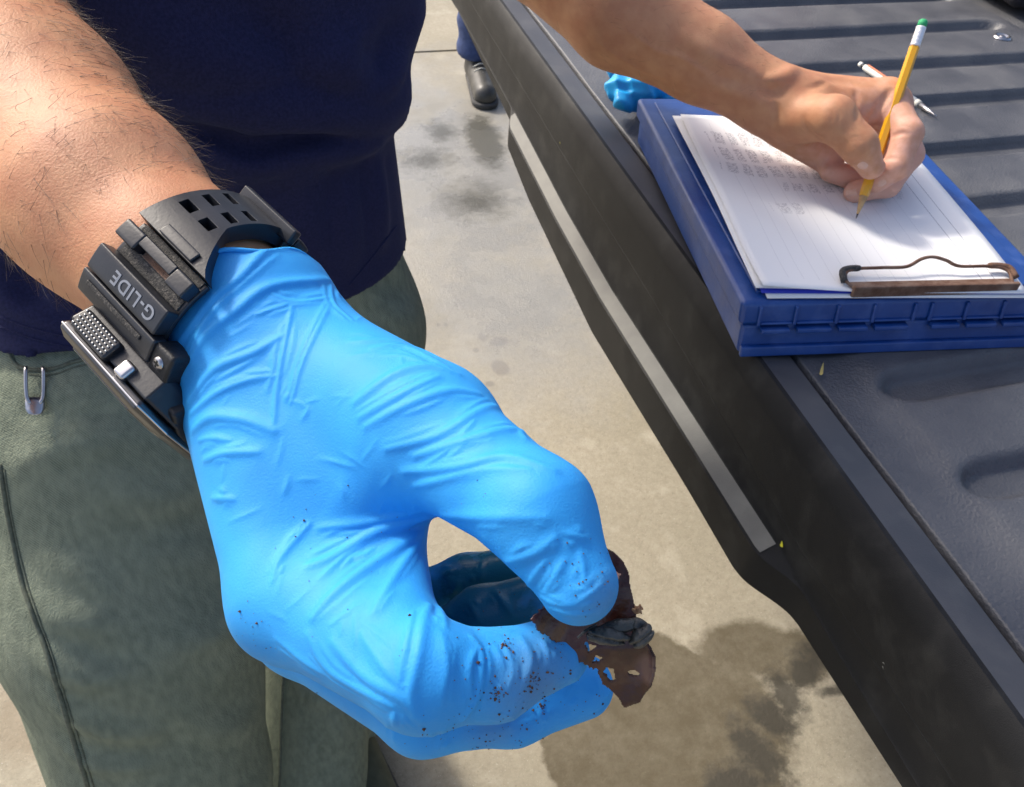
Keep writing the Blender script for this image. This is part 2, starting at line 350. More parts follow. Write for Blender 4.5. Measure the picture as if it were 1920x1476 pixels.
# ------------------------------------------------------------------ ground
def ground_material():
    M = bpy.data.materials.new('concrete'); M.use_nodes = True; N = M.node_tree.nodes; L = M.node_tree.links
    b = N['Principled BSDF']; tc = N.new('ShaderNodeTexCoord'); src = tc.outputs['Object']
    def math_(op, a, c=None, clamp=False):
        x = N.new('ShaderNodeMath'); x.operation = op; x.use_clamp = clamp
        for i, v in ((0, a), (1, c)):
            if v is None: continue
            if isinstance(v, (int, float)): x.inputs[i].default_value = v
            else: L.new(v, x.inputs[i])
        return x.outputs[0]
    def noise(s, d=6, r=.6):
        n = N.new('ShaderNodeTexNoise'); n.inputs['Scale'].default_value = s; n.inputs['Detail'].default_value = d; n.inputs['Roughness'].default_value = r
        L.new(src, n.inputs['Vector']); return n.outputs['Fac']
    def rng_(f, a, z, c=0, d=1):
        r = N.new('ShaderNodeMapRange'); r.inputs[1].default_value = a; r.inputs[2].default_value = z; r.inputs[3].default_value = c; r.inputs[4].default_value = d
        L.new(f, r.inputs[0]); return r.outputs[0]
    def mix(f, a, c):
        x = N.new('ShaderNodeMix'); x.data_type = 'RGBA'; L.new(f, x.inputs[0])
        for i, v in ((6, a), (7, c)):
            if isinstance(v, tuple): x.inputs[i].default_value = (*v, 1)
            else: L.new(v, x.inputs[i])
        return x.outputs[2]
    edge = noise(14, 8, .7); edgef = noise(45, 6, .7)
    def blob(px, py, rx, ry, soft=.35, wob=1.0, rot=0.0, wobf=0):
        c = onz(px, py, 0)
        mp = N.new('ShaderNodeMapping'); mp.vector_type = 'TEXTURE'
        mp.inputs['Location'].default_value = c; mp.inputs['Rotation'].default_value = (0, 0, rot); mp.inputs['Scale'].default_value = (rx, ry, 1)
        L.new(src, mp.inputs[0]); ln = N.new('ShaderNodeVectorMath'); ln.operation = 'LENGTH'; L.new(mp.outputs[0], ln.inputs[0])
        d = math_('ADD', ln.outputs['Value'], math_('MULTIPLY', math_('SUBTRACT', edge, .5), wob))
        if wobf: d = math_('ADD', d, math_('MULTIPLY', math_('SUBTRACT', edgef, .5), wobf))
        return rng_(d, 1-soft, 1, 1, 0)
    def mx(*a):
        o = a[0]
        for q in a[1:]: o = math_('MAXIMUM', o, q)
        return o
    base = mix(rng_(noise(3, 6), .35, .65), (.31, .28, .205), (.39, .35, .265))
    base = mix(rng_(noise(70, 7, .85), .42, .72), base, (.25, .22, .16))
    base = mix(math_('MULTIPLY', rng_(noise(1.4, 7, .7), .5, .72), .5), base, (.24, .215, .165))
    base = mix(math_('MULTIPLY', rng_(noise(420, 2, .5), .66, .70), .7), base, (.55, .52, .45))
    base = mix(rng_(noise(9, 5), .55, .8), base, (.46, .42, .33))
    pits = rng_(noise(170, 3, .8), .60, .68); base = mix(math_('MULTIPLY', pits, .6), base, (.16, .13, .09))
    # broad damp sheet with its rounded rim and the darker run through it, by the tailgate
    damp = mx(blob(1235, 1400, .185, .215, .05, .16, .25, .16), blob(1400, 1215, .10, .060, .25, .35, -.1, .35), blob(1490, 1232, .11, .06, .3, .8, -.1, .6), blob(1380, 1330, .09, .14, .3, .6, .2, .5))
    damp = math_('MULTIPLY', damp, rng_(noise(22, 8, .75), .25, .6, .7, 1))
    run = mx(blob(1545, 1218, .075, .026, .6, 2.0, -.1, 1.3), blob(1510, 1255, .07, .035, .6, 2.0, .5, 1.3), blob(1475, 1300, .045, .06, .6, 2.0, .2, 1.3), blob(1450, 1350, .045, .06, .6, 2.0, .2, 1.3),
             blob(1425, 1410, .05, .07, .6, 2.0, .2, 1.3), blob(1385, 1475, .08, .05, .6, 2.0, .3, 1.3), blob(1595, 1292, .08, .014, .5, 1.6, -.1, 1.2))
    dl = blob(70, 1340, .10, .09, .5, .7, 0, .3)
    prints = mx(blob(937, 640, .028, .018, .3, .5, 0, .3), blob(938, 690, .024, .032, .3, .4, 0, .3), blob(905, 633, .014, .018, .5, .6),
                blob(893, 657, .011, .012, .6, .6), blob(918, 720, .015, .013, .5, .6), blob(822, 609, .008, .01, .7, .5), blob(836, 609, .008, .01, .7, .5))
    base = mix(math_('MULTIPLY', damp, .85), base, (.078, .060, .030))
    base = mix(math_('MULTIPLY', run, .85), base, (.040, .036, .027))
    base = mix(math_('MULTIPLY', dl, .5), base, (.22, .17, .11))
    base = mix(math_('MULTIPLY', prints, .75), base, (.17, .145, .115))
    # thin water film farther off, with muddy marks
    far = mx(blob(860, 330, .55, 1.1, .7, .7, 0), blob(960, 560, .48, .5, .8, .8))
    mud = mx(blob(825, 245, .07, .10, .8, 1.9, 0, 1.2), blob(908, 262, .075, .22, .45, .9, -.1, .8), blob(890, 375, .14, .14, .9, 1.4, 0, 1.0), blob(800, 300, .12, .10, .9, 2.0, 0, 1.2))
    base = mix(math_('MULTIPLY', far, .75), base, (.235, .24, .238))
    base = mix(math_('MULTIPLY', mud, .85), base, (.065, .062, .045))
    L.new(base, b.inputs['Base Color'])
    film = math_('MULTIPLY', far, rng_(noise(5, 5), .38, .52))
    L.new(rng_(mx(film, math_('MULTIPLY', mud, .7), math_('MULTIPLY', run, .35)), 0, 1, .85, .14), b.inputs['Roughness'])
    bp = N.new('ShaderNodeBump'); bp.inputs['Strength'].default_value = .55; bp.inputs['Distance'].default_value = .003
    L.new(noise(120, 8, .75), bp.inputs['Height']); L.new(bp.outputs[0], b.inputs['Normal'])
    return M
M_GROUND = ground_material()
sy = float(onz(800, 97, 0)[1])
bm = bmesh.new()                     # sheet with a real control joint across it
ys = [-60, sy-.008, sy-.005, sy+.005, sy+.008, 80]; zs = [0, 0, -.02, -.02, 0, 0]
rows = [[bm.verts.new((x, y, z)) for x in (-70, 70)] for y, z in zip(ys, zs)]
for i in range(5): bm.faces.new((rows[i][0], rows[i][1], rows[i+1][1], rows[i+1][0]))
tag(from_bm('ground', bm, M_GROUND), 'stained pale concrete pavement with a joint across it', 'ground', kind='structure')

# ------------------------------------------------------------------ pickup truck (open tailgate in view)
truck = empty('pickup_truck', (1.0, .7, 0))
tag(truck, 'dark pickup truck with its plastic lined tailgate folded down', 'pickup truck')
TZ = .88
def tail_section(y):
    """outline of the folded tailgate's rear edge at y, as (x, z)"""
    yk = [-.2, .115, .245, .315, .40, .65, .90, 1.0, 1.05, 1.36, 1.7]
    led = np.interp(y, [.252, .305, 1.0, 1.05], [0, 1, 1, 0]); led = led*led*(3-2*led)
    zi = np.interp(y, [.2, .295, .386, .646, .8, 1.018, 1.36], [.780, .783, .778, .765, .767, .781, .795])
    zb = np.interp(y, yk, [.765, .759, .748, .728, .724, .704, .722, .740, .758, .790, .80])
    xo = .335-.014*led
    zo = zi-.008*led
    zs_ = np.interp(y, [.12, .27, .56, .85, 1.3], [.812, .806, .818, .823, .835])
    return [(.420, zb+.004), (.350, zb), (xo+.003, zb), (xo, zb+.003), (xo, zo-.002), (xo+.002, zo), (.3345, zi), (.336, zi+.003),
            (.3362, zs_-.0015), (.3372, zs_), (.3350, zs_+.0012), (.3360, .862), (.3385, .868), (.3420, .8765), (.3455, .8798), (.3490, .8800),
            (.352, .8797), (.3735, .8785), (.3745, .8765), (.3745, .862)]
Y = np.concatenate([np.linspace(-.18, .24, 15), np.linspace(.245, .32, 24), np.linspace(.33, .98, 40), np.linspace(.985, 1.06, 16), np.linspace(1.08, 1.68, 20)])
V = []; n = 20
for y in Y:
    bow = .0
    for x, z in tail_section(y): V.append((x, y, z))
def strip(name, ks, material):
    F = [((i+1)*n+k, i*n+k, i*n+k+1, (i+1)*n+k+1)[::-1] for i in range(len(Y)-1) for k in ks]
    F = [f[::-1] for f in F]
    if name == 'ledge': F = [f for f in F if .300 < V[f[0]][1] < 1.03]
    ids = sorted({v for f in F for v in f}); mp__ = {v: i for i, v in enumerate(ids)}
    o = mk(name, [V[v] for v in ids], [tuple(mp__[v] for v in f)[::-1] for f in F], material, truck)
    o.data.set_sharp_from_angle(angle=.5); return o
strip('tailgate_edge', [k for k in range(n-1) if k not in (15, 16)], M_PLASTIC)
strip('rim_cap', (15, 16), M_SKYLIT_RIM)
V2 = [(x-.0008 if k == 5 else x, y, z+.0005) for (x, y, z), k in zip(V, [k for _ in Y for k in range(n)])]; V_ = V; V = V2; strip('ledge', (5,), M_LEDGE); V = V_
# bed liner with grooves running forward
RIBY = [1.232, 1.118, 1.005, .893, .788, .677, .567, .457, .352, .256, .145, .035, -.075, 1.345, 1.457, 1.57]
xs = np.concatenate([np.linspace(.3775, .382, 6), np.linspace(.384, .40, 6), np.linspace(.404, 1.09, 150)]); yy = np.linspace(-.18, 1.68, 520)
XX, YY = np.meshgrid(xs, yy, indexing='ij')
ZZ = np.full_like(XX, .8775)
ZZ += .0035*np.clip((XX-.40)/.03, 0, 1)**2
for k, ry in enumerate(RIBY):
    x0 = .452; hw = .0125
    dx = np.maximum(0, np.maximum(x0-XX, XX-1.045)); dd = np.sqrt(dx**2*.4+(YY-ry)**2)
    t = np.clip((hw+.006-dd)/.008, 0, 1); ZZ -= .0115*t*t*(3-2*t)
e = np.clip((XX-.3775)/.0035, 0, 1); ZZ -= .018*(1-e)**2
ZZ += .0006*np.sin(YY*23+XX*9)
nx, ny = len(xs), len(yy)
idx = np.arange(nx*ny).reshape(nx, ny)
Fq = np.stack([idx[:-1, :-1], idx[1:, :-1], idx[1:, 1:], idx[:-1, 1:]], -1).reshape(-1, 4)
liner = mk('bed_liner', np.stack([XX, YY, ZZ], -1).reshape(-1, 3), Fq, M_LINER, truck)
box('tailgate_core', WF, (.352, 1.09, -.18, 1.68, .81, .858), M_PLASTIC, truck, .004)
bp_ = onz(1878, 72, TZ)
V, F = [], []
for r, z in ((.0, .8835), (.004, .8835), (.0045, .882), (.007, .882), (.0085, .884), (.011, .884), (.0125, .8815)):
    V.append([(bp_[0]+r*math.cos(a*PI/10), bp_[1]+r*math.sin(a*PI/10), z) for a in range(20)])
Vf = [v for ring in V for v in ring]
for i in range(len(V)-1):
    for k in range(20): F.append((i*20+k, i*20+(k+1) % 20, (i+1)*20+(k+1) % 20, (i+1)*20+k))
mk('bolt', Vf, F, M_STEEL, truck)
M_PAINT = mat('truck_paint', (.03, .032, .036), rough=.25, coat=.6)
M_TYRE = mat('tyre', (.015, .015, .015), rough=.85, bump=.4, bscale=300)
M_LAMP = mat('lamp_red', (.45, .02, .015), rough=.2, coat=.5)
box('bed_floor', WF, (1.105, 2.9, -.02, 1.52, .82, .872), M_LINER, truck, .004)
for y0, y1 in ((-.18, -.06), (1.56, 1.68)):
    box('bed_side', WF, (1.105, 3.0, y0, y1, .45, 1.38), M_PAINT, truck, .02, 3)
    box('tail_light', WF, (1.09, 1.104, y0+.012, y1-.012, .95, 1.3), M_LAMP, truck, .004)
    yc = .03 if y0 < 0 else 1.47
    V, F = [], []
    prof = [(.0, -.10), (.19, -.11), (.36, -.12), (.385, -.10), (.39, 0), (.385, .10), (.36, .12), (.19, .11), (0, .10)]
    for a in range(36):
        for r, q in prof: V.append((1.75+r*math.cos(a*PI/18), yc+q, .39+r*math.sin(a*PI/18)))
    for a in range(36):
        for k in range(8): F.append((a*9+k, ((a+1) % 36)*9+k, ((a+1) % 36)*9+k+1, a*9+k+1))
    mk('wheel', V, F, M_TYRE, truck)
box('bumper', WF, (.98, 1.10, -.15, 1.65, .50, .68), M_PAINT, truck, .02, 3)
box('chassis', WF, (1.1, 2.95, .25, 1.25, .45, .83), M_PLASTIC, truck, .01)

# small things lying on the tailgate
def flake(name, px, py, z, L, Wd, material, label, cat, rot=0.3, face=None):
    c = onz(px, py, z) if face is None else onax(px, py, 0, face)
    u = np.array([math.cos(rot), math.sin(rot), 0]); v = np.array([-math.sin(rot), math.cos(rot), 0])
    if face is not None: u = np.array([0, math.cos(rot), math.sin(rot)]); v = np.array([0, -math.sin(rot), math.cos(rot)])
    nrm = np.cross(u, v); nrm = nrm if face is None else nrm*np.sign(-nrm[0])
    bm = bmesh.new(); k = 9; top = []; bot = []
    for i in range(k):
        a = 2*PI*i/k; rr = 1+.25*math.sin(3*a+px)
        p = c+u*L*math.cos(a)*rr+v*Wd*math.sin(a)*rr
        bot.append(bm.verts.new(p)); top.append(bm.verts.new(p*.999+c*.001+nrm*(.0003+.0002*math.sin(2*a))))
    bm.faces.new(top); bm.faces.new(bot[::-1])
    for i in range(k): bm.faces.new((bot[i], bot[(i+1) % k], top[(i+1) % k], top[i]))
    return tag(from_bm(name, bm, material), label, cat)
flake('leaf_fleck', 1050, 272, 0, .0035, .0018, M_FLECK, 'tiny yellow fleck on the tailgate edge across from the shoe', 'leaf fleck', 1.2, face=.3355)
flake('leaf_fleck', 1466, 1021, 0, .0026, .0016, M_FLECK, 'tiny yellow fleck on the tailgate edge at the end of the ledge', 'leaf fleck', 1.2, face=.3355)
flake('straw_scrap', 1541, 694, .8815, .008, .0012, M_STRAW, 'thin straw scrap on the tailgate in front of the blue box', 'straw', .9)
flake('mud_fleck', 1657, 1248, 0, .0025, .0018, M_PALE, 'small pale grey droplet dried on the black tailgate edge', 'mud fleck', .4, face=.3355)

# ------------------------------------------------------------------ blue storage clipboard
BZ = .925; HS = (EYE[2]-BZ)/.385
B0 = onz(1400, 568, BZ); BLc = onz(1200, 183, BZ)
bv = BLc-B0; BL = np.linalg.norm(bv); bv /= BL; bu = np.array([bv[1], -bv[0], 0])
BF = Frame(B0, bu, bv, (0, 0, 1))
BW = .262; TH = .0430
BS = Frame(B0, bu, bv, np.array([0, 0, 1])+bv*.012/TH)          # the case flares towards its foot
board = empty('storage_clipboard', (B0[0], B0[1], .8815))
tag(board, 'blue plastic storage clipboard box lying on the tailgate under the papers', 'clipboard')
box('base', BS, (.001, BW, .003, BL-.002, -TH, -.0195), M_BLUE, board, .003, 3)
box('lid', BS, (-.003, BW+.003, 0, BL, -.0185, 0), M_BLUE, board, .004, 4)
box('lid_panel', BF, (.012, BW-.012, .012, BL-.012, -.002, .0015), M_BLUE, board, .0012, 3)
cells = [.012, .041, .075, .105, .139, .153, .183, .215, .246]
for i, a in enumerate(cells):
    box('rib', BS, (a-.0014, a+.0014, -.0024, .0005, -.0175, -.003), M_BLUE, board, .0008)
    if i not in (4,) and i < len(cells)-1:
        box('ledge', BS, (a+.003, cells[i+1]-.003, -.0036, .004, -.0235, -.0200), M_BLUE, board, .0008)
        box('rail', BS, (a+.0018, cells[i+1]-.0018, -.0018, .0006, -.0172, -.0155), M_BLUE, board, .0006)
box('foot_rail', BS, (.002, BW-.002, -.0012, .003, -TH-.0003, -.0355), M_BLUE, board, .001)
for a in (.03, .21): box('hinge', BF, (a, a+.03, BL-.001, BL+.005, -.02, -.012), M_BLUE, board, .001)
# spring clip
def bl(px, py, z=BZ+.002):
    q = onz(px, py, z)-B0; return float(q.dot(bu)), float(q.dot(bv))
c0, c1 = bl(1600, 560)[0], bl(1907, 556)[0]
plate = box('clip_plate', BF, (c0, c1, .0045, .0125, .0055, .0085), M_RUST, board, .0012, 3)
box('clip_flange', BF, (c0-.001, c1+.001, .0005, .0042, .0005, .0115), M_RUST, board, .001, 3)
wz = .0115
wp = [BF(c0+.003, .006, .006), BF(c0-.003, .013, .0095), BF(c0+.004, .023, wz), BF(c0+.03, .025, wz), BF(c0+.052, .025, wz+.0005), BF(c0+.066, .030, wz+.004), BF(c0+.076, .031, wz+.005),
      BF(c0+.087, .029, wz+.003), BF(c0+.098, .025, wz), BF(c1-.012, .024, wz), BF(c1+.001, .019, wz-.001), BF(c1, .006, .006)]
tubeo('clip_wire', spline(wp, 6), .0014, M_RUST, board, 8)
for a in (c0, c1):
    s = 1 if a == c0 else -1
    tubeo('clip_sleeve', spline([BF(a-.0045*s, .012, .009), BF(a-.003*s, .021, wz), BF(a+.004*s, .0245, wz), BF(a+.013*s, .025, wz)], 4), [.0026]*12+[.0022], M_RESIN2 if s > 0 else M_RUST, board, 10)

# papers
def paper_material(printed):
    M = bpy.data.materials.new('printed_paper' if printed else 'plain_paper'); M.use_nodes = True; N = M.node_tree.nodes; L = M.node_tree.links
    b = N['Principled BSDF']; b.inputs['Roughness'].default_value = .85; b.inputs['Specular IOR Level'].default_value = .2
    b.inputs['Base Color'].default_value = (.80, .80, .80, 1)
    if not printed: return M
    at = N.new('ShaderNodeUVMap'); at.uv_map = 'UVMap'; sp = N.new('ShaderNodeSeparateXYZ'); L.new(at.outputs[0], sp.inputs[0]); u, v = sp.outputs[0], sp.outputs[1]
    def mt(op, a, c=None):
        x = N.new('ShaderNodeMath'); x.operation = op
        for i, q in ((0, a), (1, c)):
            if q is None: continue
            if isinstance(q, (int, float)): x.inputs[i].default_value = q
            else: L.new(q, x.inputs[i])
        return x.outputs[0]
    def band(x, a, z): return mt('MULTIPLY', mt('GREATER_THAN', x, a), mt('LESS_THAN', x, z))
    def line(x, a, wd=.0012): return band(x, a-wd, a+wd)
    def rect(a, z, c, d): return mt('MULTIPLY', band(u, a, z), band(v, c, d))
    # ruled columns running up the sheet, a double border by the right edge, writing in rows
    rule = mt('LESS_THAN', mt('FRACT', mt('MULTIPLY', u, 17)), .022)
    marks = mt('MULTIPLY', mt('MULTIPLY', rule, band(u, .06, .80)), mt('MULTIPLY', band(v, .05, .95), .30))
    bd = mt('MULTIPLY', mt('MAXIMUM', line(u, .865), line(u, .915)), .75)
    bd = mt('MULTIPLY', bd, band(v, .02, .95))
    nz = N.new('ShaderNodeTexNoise'); nz.inputs['Scale'].default_value = 1; nz.inputs['Detail'].default_value = 5; nz.inputs['Roughness'].default_value = .8
    mp = N.new('ShaderNodeMapping'); mp.inputs['Scale'].default_value = (95, 170, 1)
    wn = N.new('ShaderNodeTexNoise'); wn.inputs['Scale'].default_value = 9; L.new(at.outputs[0], wn.inputs['Vector'])
    wm = N.new('ShaderNodeMix'); wm.data_type = 'VECTOR'; wm.inputs[0].default_value = .05; L.new(at.outputs[0], wm.inputs[4]); L.new(wn.outputs['Color'], wm.inputs[5]); L.new(wm.outputs[1], mp.inputs[0])
    sp2 = N.new('ShaderNodeSeparateXYZ'); L.new(wm.outputs[1], sp2.inputs[0]); uw, vw = sp2.outputs[0], sp2.outputs[1]; L.new(mp.outputs[0], nz.inputs['Vector'])
    ink = mt('GREATER_THAN', nz.outputs['Fac'], .515)
    rows = band(mt('FRACT', mt('MULTIPLY', uw, 17)), .12, .78)
    rect0 = rect
    def rect(a, z, c, d): return mt('MULTIPLY', band(uw, a, z), band(vw, c, d))
    writ = None
    for r, s in (((.10, .70, .79, .87), .62), ((.10, .74, .69, .765), .58), ((.10, .70, .60, .67), .55), ((.32, .60, .52, .565), .45), ((.22, .34, .40, .455), .42), ((.68, .82, .70, .80), .4), ((.66, .80, .50, .60), .4), ((.05, .065, .80, .92), .55)):
        q = mt('MULTIPLY', rect(*r), s); writ = q if writ is None else mt('MAXIMUM', writ, q)
    writ = mt('MULTIPLY', mt('MULTIPLY', writ, ink), rows)
    allm = mt('MAXIMUM', mt('MAXIMUM', marks, bd), writ)
    mx = N.new('ShaderNodeMix'); mx.data_type = 'RGBA'; L.new(allm, mx.inputs[0]); mx.inputs[6].default_value = (.80, .80, .80, 1); mx.inputs[7].default_value = (.09, .09, .14, 1)
    L.new(mx.outputs[2], b.inputs['Base Color'])
    return M
M_PAPER = paper_material(False); M_FORM = paper_material(True)
M_BSHEET = mat('blue_sheet', (.02, .04, .50), rough=.6)
pa = bl(1425, 553); pb = bl(1278, 240)
def sheet(name, a0, b0, ang, zb, material, label, curl=.0, wid=.216, ln=.279, corner=0.0, wave=.0):
    n1, n2 = 28, 36; V = []; UV = []
    ca, sa = math.cos(ang), math.sin(ang)
    for j in range(n2+1):
        for i in range(n1+1):
            u, v = i/n1, j/n2; x = u*wid; y = v*ln
            z = zb + curl*max(0, v-.55)**2*4*(1-.75*u) + corner*max(0, 1-(u*2.2+v*4))**1.5 + wave*math.sin(u*5+1)*math.sin(v*4) * (v*(1-v)*4) + .004*max(0, u-.8)*5*(v*(1-v))*4*abs(wave > 0)
            z += .0045*math.sin(PI*v)*max(0, .22-u)*4.5*(wave > 0)
            V.append(BF(a0+x*ca-y*sa, b0+x*sa+y*ca, z)); UV.append((u, v))
    F = [(j*(n1+1)+i, j*(n1+1)+i+1, (j+1)*(n1+1)+i+1, (j+1)*(n1+1)+i) for j in range(n2) for i in range(n1)]
    o = mk(name, V, F, material); uv = o.data.uv_layers.new(name='UVMap')
    for lp in o.data.loops: uv.data[lp.index].uv = UV[lp.vertex_index]
    s = o.modifiers.new('solid', 'SOLIDIFY'); s.thickness = .0002; s.offset = -1
    return tag(o, label, 'paper', 'papers under the clip')
pang = math.atan2(-(pb[0]-pa[0]), pb[1]-pa[1])
sheet('paper_sheet', pa[0]+.0045, pa[1]-.0040, pang+.010, .0022, M_PAPER, 'plain white sheet at the bottom of the clipped papers', wave=.0004, corner=-.0005, curl=.001)
sheet('blue_sheet', pa[0]+.0015, pa[1]+.001, pang+.004, .0030, M_BSHEET, 'blue sheet showing at the corner under the white form', wave=.0003, ln=.262)
sheet('paper_sheet', pa[0]-.003, pa[1]+.004, pang+.012, .0038, M_PAPER, 'white sheet directly beneath the form being filled in', curl=.003, wave=.0008, corner=.002)
sheet('form_sheet', pa[0], pa[1], pang, .0050, M_FORM, 'white printed form being filled in, held by the rusty clip', curl=.006, wave=.0012, corner=.006)
PAPZ = BZ+.0055

# ------------------------------------------------------------------ pencils
tip = onz(1605, 410, PAPZ+.0008); end = P(1732, 38, .712*HS)
ax = (end-tip)/np.linalg.norm(end-tip); LEN = np.linalg.norm(end-tip)
def along(t): return tip+ax*t
pencil = empty('pencil', tip); tag(pencil, 'yellow wooden pencil with green eraser held in the bare writing hand', 'pencil')
tubeo('lead', [along(0), along(.004)], [.0003, .0009], M_LEAD, pencil, 10)
tubeo('sharpened_wood', [along(.0041), along(.0195)], [.00095, .0036], M_WOOD, pencil, 12)
tubeo('shaft', [along(.0185), along(.0225), along(LEN-.0225)], [.0034, .0041, .0041], M_YELLOW, pencil, 6, smooth=False)
fe = []; fr_ = []
for i in range(15): fe.append(along(LEN-.0225+.0165*i/14)); fr_.append(.0040+(.00022 if i % 3 == 1 else 0))
tubeo('ferrule', fe, fr_, M_FERR, pencil, 16)
tubeo('eraser', [along(LEN-.0065), along(LEN-.001), along(LEN)], [.0037, .0037, .0028], M_GREEN, pencil, 16)
a = onz(1612, 120, .8858); b = onz(1756, 218, .8838); mx_ = (b-a)/np.linalg.norm(b-a); ML = np.linalg.norm(b-a)
mech = empty('ballpoint_pen', a); tag(mech, 'white pen with a metal tip lying on the tailgate behind the clipboard', 'pen')
def mp_(t): return a+mx_*t*ML
tubeo('push_button', [mp_(0), mp_(.03), mp_(.035)], [.0030, .0033, .0025], M_WHITE, mech, 14)
tubeo('collar', [mp_(.036), mp_(.075)], [.0027, .0027], M_RESIN, mech, 14)
tubeo('barrel', [mp_(.07), mp_(.09), mp_(.76)], [.0036, .0042, .0042], M_WHITE, mech, 16)
tubeo('grip_ring', [mp_(.755), mp_(.80)], [.0044, .0043], M_PALE, mech, 16)
tubeo('tip_cone', [mp_(.80), mp_(.93), mp_(.965), mp_(1)], [.0040, .0018, .0008, .0006], M_STEEL, mech, 14)
cl_f = Frame(mp_(.1)+np.array([.0, 0, .0043]), mx_, np.cross((0, 0, 1), mx_))
box('pocket_clip', cl_f, (0, .045, -.0016, .0016, -.0002, .0012), M_ORANGE, mech, .0005)

# ------------------------------------------------------------------ the man: skin
ARM = [P(-330, -260, .455), P(-120, 5, .375), P(55, 222, .336), P(200, 372, .306), P(330, 505, .291), P(425, 600, .285), P(480, 680, .278)]
ARM_R = [.046, .047, .0412, .0335, .0285, .0262, .0225]
SHR, SHL = np.array([-.25, .74, 1.36]), np.array([.13, .78, 1.36])
def f_rarm(p):
    d = chain(p, ARM, ARM_R, .01)
    # ulna bump and tendon along the forearm
    d = smin(d, seg(p, P(60, 330, .318), P(190, 450, .297), .022, .017), .02)
    return d
LELB = np.array([.165, 1.0, 1.12])
def J(x, y, d): return P(x, y, d)
def H(x, y, d): return P(x, y, d*HS)
LARM = [LELB, H(1010, -120, .80), H(1166, 24, .765), H(1316, 110, .752), H(1440, 185, .752), H(1500, 200, .748)]
LARM_R = [.049, .054, .0475, .036, .0285, .027]
LW = H(1462, 192, .752)
LT = [H(1495, 222, .737), H(1562, 222, .706), H(1610, 272, .702), H(1634, 312, .712)]
LI = [H(1662, 186, .738), H(1702, 250, .716), H(1682, 312, .718), H(1641, 343, .733)]
LM = [H(1672, 196, .762), H(1704, 290, .748), H(1664, 346, .748), H(1603, 360, .752)]
LR = [H(1656, 208, .780), H(1690, 306, .770), H(1618, 342, .766), H(1556, 322, .762)]
LP = [H(1632, 222, .795), H(1655, 305, .790), H(1600, 330, .784), H(1556, 318, .780)]
LRAD = dict(T=[.0215, .0178, .0144, .0108], I=[.0155, .0122, .0110, .0092], M=[.0155, .0122, .011, .0095], R=[.0145, .0112, .0100, .0088], P=[.0135, .010, .009, .008])
left_folds = Folds()
def f_lhand(p, folds=True):
    palm = seg(p, LW, LI[0], .0255, .0165)
    for q, r in ((LM[0], .0165), (LR[0], .0155), (LP[0], .0145)): palm = smin(palm, seg(p, LW, q, .023, r), .010)
    palm = smin(palm, seg(p, H(1475, 235, .758), H(1550, 288, .772), .021, .017), .010)       # heel of the hand
    palm = smin(palm, seg(p, LI[0], LP[0], .014, .012), .008)
    palm = smin(palm, seg(p, LT[0], H(1640, 205, .735), .015, .012), .012)                     # web
    d = smin(palm, chain(p, LT, LRAD['T'], .006), .008)
    for c, k in ((LI, 'I'), (LM, 'M'), (LR, 'R'), (LP, 'P')):
        fing = chain(p, c, LRAD[k], .004)
        d = np.minimum(np.minimum(d, fing), smin(palm, fing, .007))
    d = smin(d, chain(p, LARM, LARM_R, .012), .008)
    return left_folds.apply(p, d) if folds else d
LFT = (
    ([(1605, 170), (1608, 205), (1606, 225)], -.0016, .0022), ([(1668, 172), (1645, 205), (1625, 232)], -.0035, .0028),
    ([(1506, 222), (1515, 245), (1530, 262)], -.0016, .0022), ([(1516, 232), (1527, 250), (1542, 258)], -.0012, .0016),
    ([(1575, 262), (1585, 268), (1590, 280)], -.0008, .0014), ([(1672, 256), (1690, 250), (1700, 251)], -.0018, .0018),
    ([(1655, 300), (1668, 297), (1680, 298)], -.0014, .0016), ([(1440, 150), (1470, 143), (1490, 128)], .0030, .006), ([(1432, 165), (1455, 172), (1465, 165)], -.003, .006),
    ([(1518, 165), (1535, 160), (1548, 155)], -.0016, .003), ([(1450, 180), (1456, 205), (1452, 235)], -.0014, .003), ([(1330, 155), (1380, 175), (1430, 190)], .002, .006),
    ([(1290, 70), (1360, 115), (1420, 140)], .0025, .007), ([(1556, 150), (1590, 152), (1640, 160)], -.0015, .005),
    ([(1607, 315), (1616, 306), (1628, 300)], -.0007, .0009), ([(1607, 315), (1612, 324), (1622, 329)], -.0006, .0009),
    ([(1640, 352), (1652, 356), (1662, 344)], -.0006, .0009), ([(1595, 352), (1590, 364), (1592, 374)], -.0006, .0009))
LFT = [(q, h*1.35, w_) for q, h, w_ in LFT]+[([(1180, 60), (1230, 95), (1280, 110), (1340, 150)], .0012, .003), ([(1120, 80), (1180, 120), (1250, 150)], .0010, .003), ([(1350, 95), (1400, 120), (1430, 150)], .0012, .003),
    ([(1540, 150), (1570, 165), (1600, 190)], .0010, .003), ([(1600, 150), (1630, 158), (1660, 175)], .0012, .004), ([(1590, 262), (1605, 257), (1618, 258)], -.0006, .0009), ([(1588, 268), (1604, 264), (1622, 264)], -.0005, .0009),
    ([(1550, 205), (1560, 215), (1558, 232)], -.0006, .0012), ([(1566, 203), (1574, 214), (1572, 230)], -.0006, .0012), ([(1690, 236), (1704, 238), (1714, 244)], -.0007, .001), ([(1688, 244), (1700, 247), (1712, 252)], -.0006, .001)]
fold_all(left_folds, lambda p: f_lhand(p, False), LFT, .5, 1.0)
